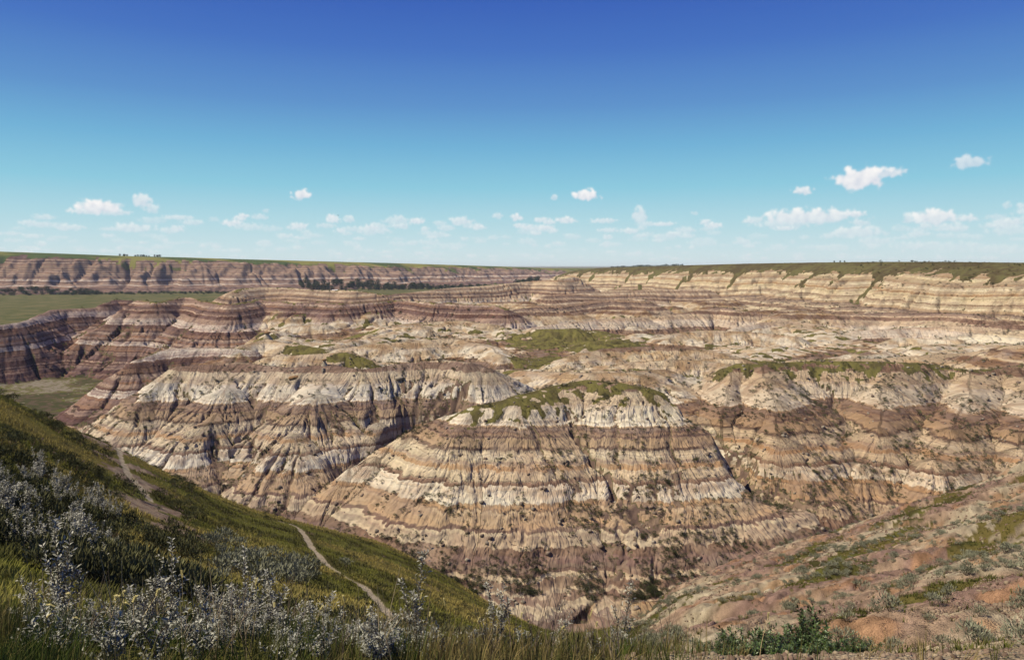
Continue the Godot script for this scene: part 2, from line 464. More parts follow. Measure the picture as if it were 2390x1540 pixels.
	for p in [[1318, 960, 268, 2.4, 1.2], [1340, 1010, 258, 2.6, 1.8], [1385, 1090, 243, 3.0, 2.2], [1422, 1150, 232, 3.2, 2.2], [1475, 1215, 222, 4.0, 1.8], [1500, 1250, 216, 5.0, 1.0]]:
		var v := at_z(p[0], p[1], p[2])
		ch.append([v.x, v.z, p[3], p[4]])
	channels.append(ch)
	ch = []
	for p in [[1535, 900, 306, 6, 2], [1570, 945, 292, 10, 6], [1620, 1010, 281, 13, 9], [1668, 1070, 271, 14, 10], [1722, 1140, 261, 14, 9], [1770, 1210, 249, 12, 7], [1800, 1270, 239, 12, 5]]:
		var v := at_z(p[0], p[1], p[2])
		ch.append([v.x, v.z, p[3], p[4]])
	channels.append(ch)
	ch = []
	for p in [[1080, 892, 312, 5, 1], [1050, 910, 305, 10, 5], [1000, 945, 294, 11, 9], [940, 1005, 282, 11, 9.5], [880, 1062, 272, 11, 8], [790, 1125, 262, 10, 6]]:
		var v := at_z(p[0], p[1], p[2])
		ch.append([v.x, v.z, p[3], p[4]])
	channels.append(ch)
	# level meadows on the upland: [x, zf, rx, rz, turn]
	for p in [[1310, 788, -54, 46, 40], [1420, 803, -53.5, 34, 30], [1250, 835, -53.5, 14, 26], [1300, 822, -53.5, 24, 14], [720, 822, -54, 22, 12], [830, 848, -52, 16, 6], [640, 805, -53, 14, 10], [560, 846, -50, 14, 7], [1180, 935, -49, 14, 8],
		[850, 778, -56, 14, 8], [960, 846, -52, 12, 6], [1760, 836, -52, 22, 7], [2040, 838, -50, 36, 8], [1480, 815, -52, 12, 30], [1250, 860, -50.5, 22, 5]]:
		var v := at_h(p[0], p[1], p[2])
		meadows.append([v.x, v.z, p[3], p[4]])

func make_near() -> void:
	# the near hillsides by column: px : [[distance, py], ...]; past the last point the ground falls into the canyon
	var spec := {
		-400: [[4, 1475], [8, 1390], [14, 1230], [22, 1090], [32, 975], [45, 870], [60, 815]],
		-100: [[4, 1490], [8, 1420], [14, 1280], [22, 1150], [32, 1035], [45, 940], [60, 880]],
		0: [[4, 1500], [8, 1430], [14, 1300], [22, 1170], [32, 1062], [45, 972], [62, 908]],
		100: [[4, 1505], [8, 1445], [14, 1330], [22, 1215], [32, 1118], [45, 1030], [66, 958]],
		200: [[4, 1510], [8, 1460], [14, 1360], [22, 1260], [32, 1172], [45, 1088], [60, 1032], [72, 1006]],
		300: [[4, 1515], [8, 1470], [14, 1380], [22, 1290], [32, 1212], [45, 1140], [60, 1085], [76, 1052]],
		400: [[4, 1520], [8, 1480], [14, 1400], [22, 1320], [32, 1250], [45, 1190], [60, 1140], [78, 1106]],
		560: [[4, 1525], [8, 1490], [14, 1430], [22, 1365], [32, 1310], [45, 1260], [60, 1217], [82, 1181]],
		700: [[4, 1530], [8, 1500], [14, 1455], [22, 1400], [32, 1350], [45, 1302], [62, 1258], [86, 1221]],
		800: [[4, 1532], [8, 1510], [14, 1472], [22, 1430], [32, 1385], [45, 1336], [60, 1290], [87, 1241]],
		900: [[4, 1535], [8, 1520], [14, 1490], [22, 1460], [32, 1420], [45, 1370], [60, 1322], [75, 1290], [88, 1266]],
		1000: [[4, 1538], [8, 1530], [14, 1508], [22, 1482], [32, 1450], [45, 1408], [60, 1365], [82, 1320]],
		1100: [[4, 1540], [8, 1540], [14, 1525], [22, 1505], [32, 1480], [45, 1447], [60, 1410], [76, 1381]],
		1200: [[4, 1542], [8, 1546], [14, 1538], [22, 1524], [32, 1506], [45, 1480], [60, 1454], [68, 1440]],
		1300: [[4, 1545], [8, 1550], [14, 1548], [22, 1540], [32, 1528], [45, 1512], [60, 1492]],
		1420: [[4, 1545], [8, 1552], [14, 1552], [22, 1548], [32, 1535], [45, 1510], [58, 1486], [66, 1475]],
		1500: [[4, 1545], [8, 1552], [14, 1550], [22, 1542], [32, 1525], [45, 1497], [60, 1468], [72, 1450]],
		1560: [[4, 1545], [8, 1550], [14, 1545], [22, 1530], [32, 1505], [45, 1465], [60, 1425], [80, 1374]],
		1700: [[4, 1545], [8, 1545], [14, 1530], [22, 1500], [32, 1470], [45, 1430], [60, 1385], [75, 1345], [88, 1319]],
		1850: [[4, 1545], [8, 1543], [14, 1515], [22, 1480], [32, 1440], [45, 1395], [60, 1350], [78, 1305], [95, 1279]],
		2050: [[4, 1545], [8, 1540], [14, 1500], [22, 1455], [32, 1405], [45, 1350], [60, 1300], [80, 1245], [100, 1209]],
		2200: [[4, 1545], [8, 1535], [14, 1490], [22, 1435], [32, 1375], [45, 1315], [60, 1262], [80, 1200], [102, 1151]],
		2390: [[4, 1542], [8, 1530], [14, 1475], [22, 1405], [32, 1335], [45, 1265], [60, 1205], [80, 1135], [105, 1071]],
		2800: [[4, 1540], [8, 1515], [14, 1440], [22, 1350], [32, 1265], [45, 1185], [60, 1110], [80, 1030], [112, 960]]}
	var keys: Array = spec.keys()
	var raw: Array = []
	for key in keys:
		var zs := [0.0, 2.0]
		var hs := [-1.68, -1.72]
		for p in spec[key]:
			zs.append(float(p[0]))
			hs.append(ray(key, p[1]).y * p[0])
		var n := zs.size()
		var last: float = zs[n - 1]
		var s0: float = (hs[n - 1] - hs[n - 2]) / (zs[n - 1] - zs[n - 2])
		for q in [[5.0, 0.45], [12.0, 0.62], [30.0, 0.75], [120.0, 0.8]]:
			zs.append(last + q[0])
			var prev: float = hs[-1]
			var pz: float = zs[-2]
			hs.append(prev - (zs[-1] - pz) * q[1])
		var col := PackedFloat32Array()
		for r in NEAR_ROWS:
			col.append(curve(zs, hs, float(r)))
		raw.append(col)
	var out := PackedFloat32Array()
	out.resize(NEAR_COLS * NEAR_ROWS)
	for c in NEAR_COLS:
		var px := -400.0 + 3200.0 * c / (NEAR_COLS - 1)
		var k := 0
		while k < keys.size() - 2 and px > keys[k + 1]:
			k += 1
		var t: float = (px - keys[k]) / float(keys[k + 1] - keys[k])
		for r in NEAR_ROWS:
			out[c * NEAR_ROWS + r] = lerpf(raw[k][r], raw[k + 1][r], t)
	for pass_ in 3:
		var nx := out.duplicate()
		for c in range(1, NEAR_COLS - 1):
			for r in range(1, NEAR_ROWS - 1):
				var i := c * NEAR_ROWS + r
				nx[i] = out[i] * 0.4 + (out[i - NEAR_ROWS] + out[i + NEAR_ROWS]) * 0.2 + (out[i - 1] + out[i + 1]) * 0.1
		out = nx
	near_h = out

func curve(xs: Array, ys: Array, x: float) -> float:
	var n := xs.size()
	if x >= xs[n - 1]:
		return ys[n - 1] - (x - xs[n - 1]) * 0.8
	var k := 0
	while x > xs[k + 1]:
		k += 1
	var w: float = xs[k + 1] - xs[k]
	var t: float = (x - xs[k]) / w
	var m0: float = (ys[k + 1] - ys[maxi(k - 1, 0)]) / (xs[k + 1] - xs[maxi(k - 1, 0)])
	var m1: float = (ys[mini(k + 2, n - 1)] - ys[k]) / (xs[mini(k + 2, n - 1)] - xs[k])
	var t2 := t * t
	var t3 := t2 * t
	return (2 * t3 - 3 * t2 + 1) * ys[k] + (t3 - 2 * t2 + t) * w * m0 + (-2 * t3 + 3 * t2) * ys[k + 1] + (t3 - t2) * w * m1

func near_ground(x: float, zf: float) -> float:
	if zf <= 0.0:
		return -1.68
	if zf >= NEAR_ROWS - 2.0:
		return -200.0
	var c := clampf((x / maxf(zf, 2.0) * 0.976 * FOCAL + 1195.0 + 400.0) / 3200.0, 0.0, 0.9999) * (NEAR_COLS - 1)
	var ci := int(c)
	var ri := int(zf)
	var fc := c - ci
	var fr := zf - ri
	var i := ci * NEAR_ROWS + ri
	return lerpf(lerpf(near_h[i], near_h[i + 1], fr), lerpf(near_h[i + NEAR_ROWS], near_h[i + NEAR_ROWS + 1], fr), fc)


# ------------------------------------------------------------------ the height of the land
class Spot:
	var h := 0.0
	var region := 0
	var u := 0.0
	var v := 0.0
	var cover := 0        # 0 banded rock, 1 plants or soil, 2 path
	var col := Vector3.ONE

func ridged(n: float, k: float) -> float:
	var r := 1.0 - minf(1.0, absf(n) * k)
	return r * r

func rim_distance(pts: Array, x: float, z: float) -> Array:
	var best := 1e20
	var side := 1.0
	var hh := 0.0
	var qx := 0.0
	var qz := 0.0
	for i in pts.size() - 1:
		var a: Vector3 = pts[i]
		var b: Vector3 = pts[i + 1]
		var ex := b.x - a.x
		var ez := b.z - a.z
		var t := clampf(((x - a.x) * ex + (z - a.z) * ez) / (ex * ex + ez * ez), 0.0, 1.0)
		var dx := x - a.x - ex * t
		var dz := z - a.z - ez * t
		var d := dx * dx + dz * dz
		if d < best:
			best = d
			side = signf(ex * (z - a.z) - ez * (x - a.x))
			hh = a.y + (b.y - a.y) * t
			qx = a.x + ex * t
			qz = a.z + ez * t
	return [sqrt(best) * side, hh, qx, qz]

func level(x: float, zf: float, px: float) -> float:
	# the floor between the ridges: upland at -56, valley at -99
	var up := smoothstep(430.0, 650.0, px) * smoothstep(296.0, 345.0, zf + 20.0 * smoothstep(1650.0, 1500.0, px))
	if px < 560.0:
		up *= smoothstep(760.0, 700.0, zf)
	else:
		up *= smoothstep(1500.0, 1150.0, zf)
	if px > 1900.0:
		up = maxf(up, smoothstep(1900.0, 2350.0, px) * 0.45)
	return lerpf(-99.0, -56.0, clampf(up, 0.0, 1.0))

func land(x: float, zf: float, s: Spot) -> void:
	s.cover = 0
	s.col = Vector3.ONE
	var px := 1195.0 + FOCAL * 0.99 * x / maxf(zf, 1.0)
	var bad := -300.0
	var u := (x * 0.8 + zf * 0.6) / 60.0
	var grass := false
	var region := 10
	var tint := Vector3.ONE
	var debris := false
	var sand := false
	if zf > 95.0:
		var amp := clampf((zf - 80.0) / 200.0, 0.4, 2.5)
		var wx := x + n_warp.get_noise_2d(x * 1.6, zf * 1.6) * 4.5 + n_warp.get_noise_2d(x * 6.0 + 300.0, zf * 6.0) * 1.3
		var wz := zf + n_warp.get_noise_2d(x * 1.6 + 900.0, zf * 1.6) * 4.5 + n_warp.get_noise_2d(x * 6.0, zf * 6.0 + 700.0) * 1.3
		var key := Vector2i(int(floor(wx / CELL)), int(floor(wz / CELL)))
		var best := -1e9
		var bd := 0.0
		var bq := Vector2.ZERO
		var bs := -1
		if bins.has(key):
			for k in (bins[key] as PackedInt32Array):
				var g: Array = segs[k]
				var ax: float = g[0]
				var az: float = g[1]
				var ex: float = g[2] - ax
				var ez: float = g[3] - az
				var t := clampf(((wx - ax) * ex + (wz - az) * ez) / (ex * ex + ez * ez + 1e-6), 0.0, 1.0)
				var dx := wx - ax - ex * t
				var dz := wz - az - ez * t
				var d := sqrt(dx * dx + dz * dz)
				var cap: float = g[7]
				var dd := sqrt(d * d + cap * cap) - cap
				var v: float = lerpf(g[4], g[5], t) - float(g[6]) * 1.04 * (dd - 0.0005 * minf(dd, 200.0) * minf(dd, 200.0))
				if v > best:
					best = v
					bd = d
					bs = k
					var q := 26.0 / maxf(d, 0.5)
					bq = Vector2(ax + ex * t + dx * q, az + ez * t + dz * q)
		var floor_ := level(x, zf, px)
		var upland := clampf((floor_ + 99.0) / 43.0, 0.0, 1.0)
		# low hills of the upland and the hummocks of the valley floor
		var fl := floor_
		if upland > 0.02:
			var hill := n_warp.get_noise_2d(x * 0.75, zf * 0.75 + 40.0)
			var mid := n_warp.get_noise_2d(x * 2.6 + 77.0, zf * 2.6)
			var sm := n_warp.get_noise_2d(x * 8.0, zf * 8.0 + 11.0)
			var far_more := 1.0 + 1.5 * smoothstep(470.0, 800.0, zf)
			fl += upland * ((hill * 6.0 + mid * 1.5) * far_more + sm * 0.45 - 1.5 * far_more * ridged(mid, 4.0) - 0.45 * ridged(sm, 4.0))
		else:
			fl += n_warp.get_noise_2d(x * 2.0, zf * 2.0) * 0.5
		if best > fl - 8.0 and bs >= 0:
			var g: Array = segs[bs]
			var gs: float = g[10]
			var gd: float = g[11]
			var f := smoothstep(1.5, 16.0 * gs, bd)
			var along := bd * 0.16
			var bend := n_soft.get_noise_2d(x * 2.4 / gs, zf * 2.4 / gs) * 2.6 * gs
			var a1 := n_soft.get_noise_3d((bq.x + bend) * 1.7 / gs, (bq.y + bend) * 1.7 / gs, along * 1.3 / gs + 40.0)
			var a2 := n_soft.get_noise_3d((bq.x + bend * 0.6) * 6.5 / gs, (bq.y + bend * 0.6) * 6.5 / gs, along * 3.4 / gs)
			var a3 := n_soft.get_noise_3d((bq.x + bend * 0.3) * 19.0 / gs, (bq.y + bend * 0.3) * 19.0 / gs, along * 8.0 / gs)
			var patch_ := clampf(0.62 + 2.1 * n_warp.get_noise_2d(x * 2.3 / gs + 400.0, zf * 2.3 / gs), 0.06, 1.6)
			var c1 := ridged(a1, 3.4)
			var c2 := ridged(a2, 4.2) * patch_
			var c3 := ridged(a3, 4.6) * (0.5 + 0.5 * patch_)
			var rough := n_soft.get_noise_2d(x * 13.0 / gs, zf * 13.0 / gs) * 0.45 + n_warp.get_noise_2d(x * 7.0 / gs, zf * 7.0 / gs) * 0.8
			var carve := gd * f * 3.6 * c1 + (0.25 + 0.75 * gd) * f * 1.25 * c2 + smoothstep(0.5, 6.0, bd) * (0.22 + 0.6 * gd) * c3 * minf(gs, 1.6) - rough * f * minf(gs, 2.0) * 0.8
			best -= carve
			region = int(g[8])
			if best > fl:
				u = (bq.x * 0.8 + bq.y * 0.6) / 60.0
				var gr: float = g[9]
				if gr > 0.0 and bd < gr * (0.8 + 0.9 * n_soft.get_noise_2d(x * 6.0, zf * 6.0)):
					grass = true
				if gd < 0.15 and bd < 9.0 + 9.0 * n_soft.get_noise_2d(x * 4.0, zf * 4.0):
					sand = true
				# loose brown sediment lies in the gullies
				var deb := clampf(c1 * 1.2 * f - 0.45 + 0.4 * n_soft.get_noise_2d(x * 9.0, zf * 9.0), 0.0, 1.0)
				tint = Vector3.ONE.lerp(Vector3(0.62, 0.56, 0.54), deb * 0.6)
				if deb > 0.5 + 0.3 * n_soft.get_noise_2d(x * 22.0, zf * 22.0) and bd > 4.0:
					debris = true
		bad = best
		if fl > best:
			bad = fl
			region = 10 if upland > 0.3 else 11
			if upland < 0.2:
				grass = true
		for c in (channels if zf < 345.0 and zf > 200.0 and bs >= 0 else []):
			for i in c.size() - 1:
				var a: Array = c[i]
				var b: Array = c[i + 1]
				var e := Vector2(b[0] - a[0], b[1] - a[1])
				var p := Vector2(wx - a[0], wz - a[1])
				var t := clampf(p.dot(e) / e.length_squared(), 0.0, 1.0)
				var d := (p - e * t + Vector2(n_warp.get_noise_2d(x * 4.0, zf * 4.0), 0.0) * 5.0).length() / lerpf(a[2], b[2], t)
				if d < 1.0:
					bad -= lerpf(a[3], b[3], t) * (1.0 - d) * (1.0 - 0.4 * d)
					if d < 0.42 + 0.5 * n_soft.get_noise_2d(x * 14.0, zf * 14.0):
						debris = true
		if zf > 250.0 and not grass and upland > 0.3 and region >= 9:
			for m in meadows:
				var ex: float = (x - m[0]) / m[2]
				var ez: float = (zf - m[1]) / m[3]
				var e2 := ex * ex + ez * ez
				if e2 < 1.6 and e2 < 1.0 + 0.9 * n_soft.get_noise_2d(x * 3.0, zf * 3.0):
					grass = true
			if n_soft.get_noise_2d(x * 2.2 + 50.0, zf * 2.2) > 0.40 + 0.1 * smoothstep(500.0, 900.0, zf) and region == 10:
				grass = true
		# plateau rims
		if zf > 330.0:
			if px > 1150.0 and zf < 9000.0:
				var r := rim_distance(rims[0], x, zf)
				var d: float = r[0]
				var side := n_warp.get_noise_2d(float(r[2]) * 0.55, float(r[3]) * 0.55)
				var side2 := n_warp.get_noise_2d(float(r[2]) * 1.9 + 30.0, float(r[3]) * 1.9)
				var rh: float = r[1]
				var ph := 0.0
				if d <= 0.0:
					# canyon side
					var o := -d
					var cut := smoothstep(10.0, 90.0, o)
					o += cut * (30.0 * ridged(side, 2.6) + 15.0 * ridged(side2, 3.0) + 10.0 * n_soft.get_noise_2d(x * 1.3, zf * 1.3))
					if o < 70.0:
						ph = rh - 0.12 * o - 0.0026 * o * o
					elif o < 102.0:
						ph = rh - 21.1 - (o - 70.0) * 0.74
					else:
						ph = rh - 44.8 - (o - 102.0) * 0.145
					ph -= cut * (2.6 * ridged(n_warp.get_noise_2d(x * 4.0, zf * 4.0), 3.0) + 1.3 * ridged(n_soft.get_noise_2d(x * 6.0, zf * 6.0), 3.5) + 3.0 * n_warp.get_noise_2d(x * 1.4, zf * 1.4) * smoothstep(80.0, 140.0, o))
					if ph > bad:
						bad = ph
						region = 12
						u = (float(r[2]) * 0.8 + float(r[3]) * 0.6) / 60.0
						var limit := 52.0 + 14.0 * side2 + 16.0 * ridged(side, 2.6) + 14.0 * n_soft.get_noise_2d(x * 3.0, zf * 3.0)
						grass = o < limit or (ridged(side, 2.6) + 0.4 * n_soft.get_noise_2d(x * 4.0, zf * 4.0) > 0.86 and o < 110.0 + 50.0 * side2)
						tint = Vector3(1.0, 0.97, 0.88)
				else:
					bad = rh - 0.004 * d + 2.0 * n_warp.get_noise_2d(x * 0.2, zf * 0.2) * smoothstep(0.0, 200.0, d) - 1.5 * smoothstep(0.0, 60.0, d)
					region = 13
					grass = true
			if zf > 1700.0:
				var r := rim_distance(rims[1], x, zf)
				var d: float = r[0]
				var rh: float = r[1]
				var jog := n_warp.get_noise_2d(x * 0.35, zf * 0.35) * 60.0
				var side := n_warp.get_noise_2d((float(r[2]) + jog) * 0.13, float(r[3]) * 0.13)
				var side2 := n_warp.get_noise_2d((float(r[2]) + jog) * 0.42, float(r[3]) * 0.42)
				var side3 := n_warp.get_noise_2d((float(r[2]) + jog * 0.6) * 1.3, float(r[3]) * 1.3)
				if d <= 0.0:
					var o := -d
					o += smoothstep(60.0, 220.0, o) * (100.0 * ridged(side, 2.4) + 50.0 * ridged(side2, 2.8) + 24.0 * ridged(side3, 3.0) + 50.0 * n_soft.get_noise_2d(x * 0.35, zf * 0.35) + 20.0 * n_soft.get_noise_2d(x * 1.1, zf * 1.1))
					var ph := 0.0
					var drop := rh + 100.0
					if o < 180.0:
						ph = rh - 0.0008 * o * o
					elif o < 380.0:
						ph = rh - 25.9 - (o - 180.0) * 0.52 * (drop - 26.0) / 140.0
					else:
						ph = rh - 25.9 - 104.0 * (drop - 26.0) / 140.0 - (o - 380.0) * 0.16
					if ph > bad:
						bad = ph
						region = 14
						u = (float(r[2]) * 0.8 + float(r[3]) * 0.6) / 200.0
						grass = o < 160.0 + 30.0 * side2 + 40.0 * n_soft.get_noise_2d(x * 0.5, zf * 0.5) or (ridged(side, 2.4) + 0.6 * n_soft.get_noise_2d(x * 0.8, zf * 0.8) > 0.75 and o < 260.0)
						tint = Vector3(1.12, 1.06, 1.1)
				else:
					var back := rh - 0.002 * d
					if back > bad:
						bad = back
						region = 15
						grass = true
		if region != 13 and region != 15 and not (region == 11):
			bad = terrace(bad)
			bad += n_soft.get_noise_2d(x * 40.0 / amp, zf * 40.0 / amp) * 0.10 * amp
	# ---- the near hillsides
	var near := -300.0
	if zf < 200.0:
		near = near_ground(x, zf)
		var rise := clampf((zf - 6.0) / 30.0, 0.0, 1.0)
		var clay := smoothstep(1400.0, 1650.0, px)
		near += rise * (n_warp.get_noise_2d(x * 3.0, zf * 3.0 + 500.0) * lerpf(lerpf(0.6, 0.22, smoothstep(350.0, 650.0, px)), 1.1, clay) + n_warp.get_noise_2d(x * 11.0, zf * 11.0) * lerpf(0.16, 0.4, clay) - clay * (1.6 * ridged(n_warp.get_noise_2d((x * 0.8 + zf * 0.5) * 5.0, (zf * 0.8 - x * 0.5) * 2.0), 3.2) + 0.5 * ridged(n_soft.get_noise_2d(x * 10.0, zf * 6.0), 3.0)))
		near += clay * n_soft.get_noise_2d(x * 55.0, zf * 55.0) * 0.09 * smoothstep(5.0, 12.0, zf) + n_soft.get_noise_2d(x * 40.0, zf * 40.0) * 0.05
	if near > bad:
		s.h = near
		near_cover(x, zf, px, near, s)
		return
	s.h = bad
	s.region = region
	s.u = u
	s.v = (TOP - bad + n_warp.get_noise_2d(x * 0.5, zf * 0.5) * 2.2 * clampf(zf / 300.0, 0.5, 2.0) + n_soft.get_noise_2d(x * 7.0, zf * 7.0) * 0.35) / RANGE
	if grass:
		s.cover = 1
		var m := n_soft.get_noise_2d(x * 5.0, zf * 5.0)
		var b := n_soft.get_noise_2d(x * 0.7, zf * 0.7)
		var c := Vector3(0.195, 0.175, 0.06).lerp(Vector3(0.13, 0.11, 0.05), clampf(0.4 + m * 1.3, 0.0, 1.0))
		if region == 11:
			c = Vector3(0.155, 0.14, 0.065).lerp(Vector3(0.095, 0.105, 0.04), clampf(0.5 + b * 1.5 + m * 0.4 + 0.8 * n_soft.get_noise_2d(x * 0.12, zf * 0.5), 0.0, 1.0))
			if zf < 720.0:
				c = Vector3(0.085, 0.085, 0.04).lerp(Vector3(0.15, 0.155, 0.045), clampf(0.5 + b * 3.0, 0.0, 1.0))
				if b + 0.5 * m + 0.5 * n_soft.get_noise_2d(x * 12.0, zf * 6.0) > 0.42 and zf > 500.0 and zf < 640.0:
					c = Vector3(0.27, 0.235, 0.18)
				elif m < -0.12:
					c = c.lerp(Vector3(0.16, 0.11, 0.09), 0.6)
		elif region >= 12:
			c = Vector3(0.145, 0.13, 0.06).lerp(Vector3(0.10, 0.08, 0.045), clampf(0.45 + m + b, 0.0, 1.0))
			if region == 15 or region == 14:
				c = Vector3(0.085, 0.115, 0.04).lerp(Vector3(0.24, 0.23, 0.07), clampf(0.3 + n_soft.get_noise_2d(x * 0.08, zf * 0.3) * 2.5, 0.0, 1.0))
		s.col = c
	else:
		if region == 5 or region == 6:
			tint *= Vector3(1.0, 0.97, 0.97) if region == 5 else Vector3(0.82, 0.78, 0.82)
		elif region == 2:
			tint *= Vector3(1.02, 0.97, 0.89)
		elif region == 8:
			tint *= Vector3(0.87, 0.79, 0.70)
		elif region == 3:
			tint *= Vector3(1.0, 0.98, 0.94)
		elif region == 7:
			tint *= Vector3(0.90, 0.83, 0.78)
		elif region == 9 or region == 10:
			tint *= Vector3(0.97, 0.93, 0.86).lerp(Vector3(0.74, 0.63, 0.50), clampf(0.42 + 1.9 * n_soft.get_noise_2d(x * 3.1 + 90.0, zf * 3.1), 0.0, 1.0))
		var m2 := n_soft.get_noise_2d(x * 1.6 + 20.0, zf * 1.6)
		s.col = tint * (1.0 + 0.10 * m2)
		if sand and region == 9:
			s.cover = 1
			s.col = Vector3(0.50, 0.38, 0.25) * (1.0 + 0.2 * m2)
		elif debris and region < 12:
			# loose sediment that has washed down over the beds
			s.cover = 1
			s.col = Vector3(0.30, 0.215, 0.15).lerp(Vector3(0.19, 0.13, 0.105), clampf(0.5 + 1.3 * n_soft.get_noise_2d(x * 8.0, zf * 8.0), 0.0, 1.0)) * (Vector3(0.75, 0.66, 0.68) if region == 5 or region == 6 else Vector3.ONE)

func near_cover(x: float, zf: float, px: float, h: float, s: Spot) -> void:
	s.cover = 1
	s.u = x
	s.v = zf
	var m := n_soft.get_noise_2d(x * 9.0, zf * 9.0)
	var b := n_soft.get_noise_2d(x * 2.6, zf * 2.6)
	var fine_ := n_soft.get_noise_2d(x * 34.0, zf * 34.0)
	var grassy := Vector3(0.17, 0.165, 0.045).lerp(Vector3(0.10, 0.09, 0.035), clampf(0.5 + m * 1.1 + fine_ * 0.4, 0.0, 1.0))
	grassy = grassy.lerp(Vector3(0.22, 0.175, 0.06), clampf(b * 1.6 + 0.1, 0.0, 0.8))
	var split := px + 90.0 * b + 30.0 * m - (zf - 50.0) * 1.0
	if split < 1440.0:
		s.region = 0
		s.col = grassy
		# bare clay below the trail on the left
		var bare := -0.3
		for q in BARE:
			var ex: float = (x - q[0]) / q[2]
			var ez: float = (zf - q[1]) / q[3]
			bare = maxf(bare, 1.0 - sqrt(ex * ex + ez * ez))
		if bare + 0.5 * m + 0.3 * fine_ > 0.22:
			s.col = Vector3(0.42, 0.32, 0.225).lerp(Vector3(0.26, 0.18, 0.14), clampf(0.5 + fine_ * 1.5, 0.0, 1.0))
		if zf > 15.0 and zf < 110.0:
			for i in trail.size() - 1:
				if i == 6:
					continue          # the path is overgrown between its two visible stretches
				var a := trail[i]
				var e := trail[i + 1] - a
				if e.length_squared() > 36.0 * 36.0:
					continue
				var p := Vector2(x, zf) - a
				var t := clampf(p.dot(e) / e.length_squared(), 0.0, 1.0)
				if (p - e * t).length() < 0.24 + 0.10 * m + 0.07 * fine_:
					s.cover = 2
					s.col = Vector3(0.55, 0.45, 0.32) * (1.0 + 0.25 * fine_)
					s.h -= 0.05
					break
	else:
		s.region = 1
		# clay slope: pink, mauve and cream beds that run across it, with strips of turf
		var soil := Vector3(0.43, 0.305, 0.21)
		# which clay bed lies here: plain noise over the ground plan, unrelated to the relief
		var k := n_soft.get_noise_2d((x * 0.8 + zf * 0.6) * 1.5, (zf * 0.8 - x * 0.6) * 4.0 + 7.0) + 0.35 * m
		soil = soil.lerp(Vector3(0.32, 0.21, 0.165), clampf(k * 2.4 - 0.15, 0.0, 1.0))
		soil = soil.lerp(Vector3(0.50, 0.42, 0.29), clampf(-k * 2.4 - 0.2, 0.0, 1.0))
		soil = soil.lerp(Vector3(0.42, 0.23, 0.11), clampf(m * 2.5 - 0.9, 0.0, 0.6))
		# a bed of pale crumbled clay crops out low on the slope
		var ex := (x - 11.0) / 13.0
		var ez := (zf - 11.0) / 11.0
		if sqrt(ex * ex + ez * ez) + 0.8 * b + 0.5 * m < 1.0:
			soil = Vector3(0.48, 0.385, 0.26)
		soil *= 1.0 + 0.45 * fine_ + 0.25 * n_soft.get_noise_2d(x * 90.0, zf * 90.0)
		var strip := n_soft.get_noise_2d((x * 0.55 + zf * 0.42) * 2.4, (zf * 0.55 - x * 0.42) * 7.5 + 130.0)
		s.col = soil
		if strip + 0.35 * fine_ + 0.25 * m > 0.28 and zf > 27.0 + 6.0 * b:
			s.col = grassy * 0.92

var BARE: Array = []


func build_row(i: int) -> void:
	var r := radii[i]
	var out := PackedFloat32Array()
	out.resize(cols * 10)
	var s := Spot.new()
	for j in cols:
		var th := -SPREAD + 2.0 * SPREAD * j / (cols - 1)
		var x := r * sin(th)
		var zf := r * cos(th) - BACK
		land(x, zf, s)
		var k := j * 10
		out[k] = x
		out[k + 1] = s.h
		out[k + 2] = -zf
		out[k + 3] = s.u
		out[k + 4] = s.v
		out[k + 5] = s.col.x
		out[k + 6] = s.col.y
		out[k + 7] = s.col.z
		out[k + 8] = s.region
		out[k + 9] = s.cover
	rows_out[i] = out

func make_rings() -> void:
	var plan := [[14.6, 0.10], [20.0, 0.16], [30.0, 0.30], [60.0, 0.46], [115.0, 0.9], [140.0, 1.4], [196.0, 0.55], [345.0, 0.55], [360.0, 0.95], [520.0, 1.4], [760.0, 1.8], [1000.0, 3.0], [1400.0, 12.0], [2700.0, 16.0], [2900.0, 11.0], [4200.0, 22.0], [5500.0, 80.0], [9000.0, 300.0], [14000.0, 300.0]]
	var r: float = plan[0][0]
	var k := 0
	while r < 14000.0:
		radii.append(r)
		while k < plan.size() - 2 and r > plan[k + 1][0]:
			k += 1
		var t: float = clampf((r - plan[k][0]) / (plan[k + 1][0] - plan[k][0]), 0.0, 1.0)
		r += lerpf(plan[k][1], plan[k + 1][1], t) / fine
	cols = int(1080 * fine)

func height(x: float, zf: float) -> float:
	var rr := sqrt(x * x + (zf + BACK) * (zf + BACK))
	var th := atan2(x, zf + BACK)
	var i := clampi(radii.bsearch(rr) - 1, 0, radii.size() - 2)
	var fi := clampf((rr - radii[i]) / (radii[i + 1] - radii[i]), 0.0, 1.0)
	var cj := clampf((th + SPREAD) / (2.0 * SPREAD), 0.0, 0.99999) * (cols - 1)
	var j := int(cj)
	var fj := cj - j
	var k := i * cols + j
	return lerpf(lerpf(grid_h[k], grid_h[k + 1], fj), lerpf(grid_h[k + cols], grid_h[k + cols + 1], fj), fi)

func cell_info(x: float, zf: float) -> Vector2i:
	var rr := sqrt(x * x + (zf + BACK) * (zf + BACK))
	var th := atan2(x, zf + BACK)
	var i := clampi(radii.bsearch(rr) - 1, 0, radii.size() - 2)
	var j := int(clampf((th + SPREAD) / (2.0 * SPREAD), 0.0, 0.99999) * (cols - 1))
	return Vector2i(int(rows_out[i][j * 10 + 8]), int(rows_out[i][j * 10 + 9]))

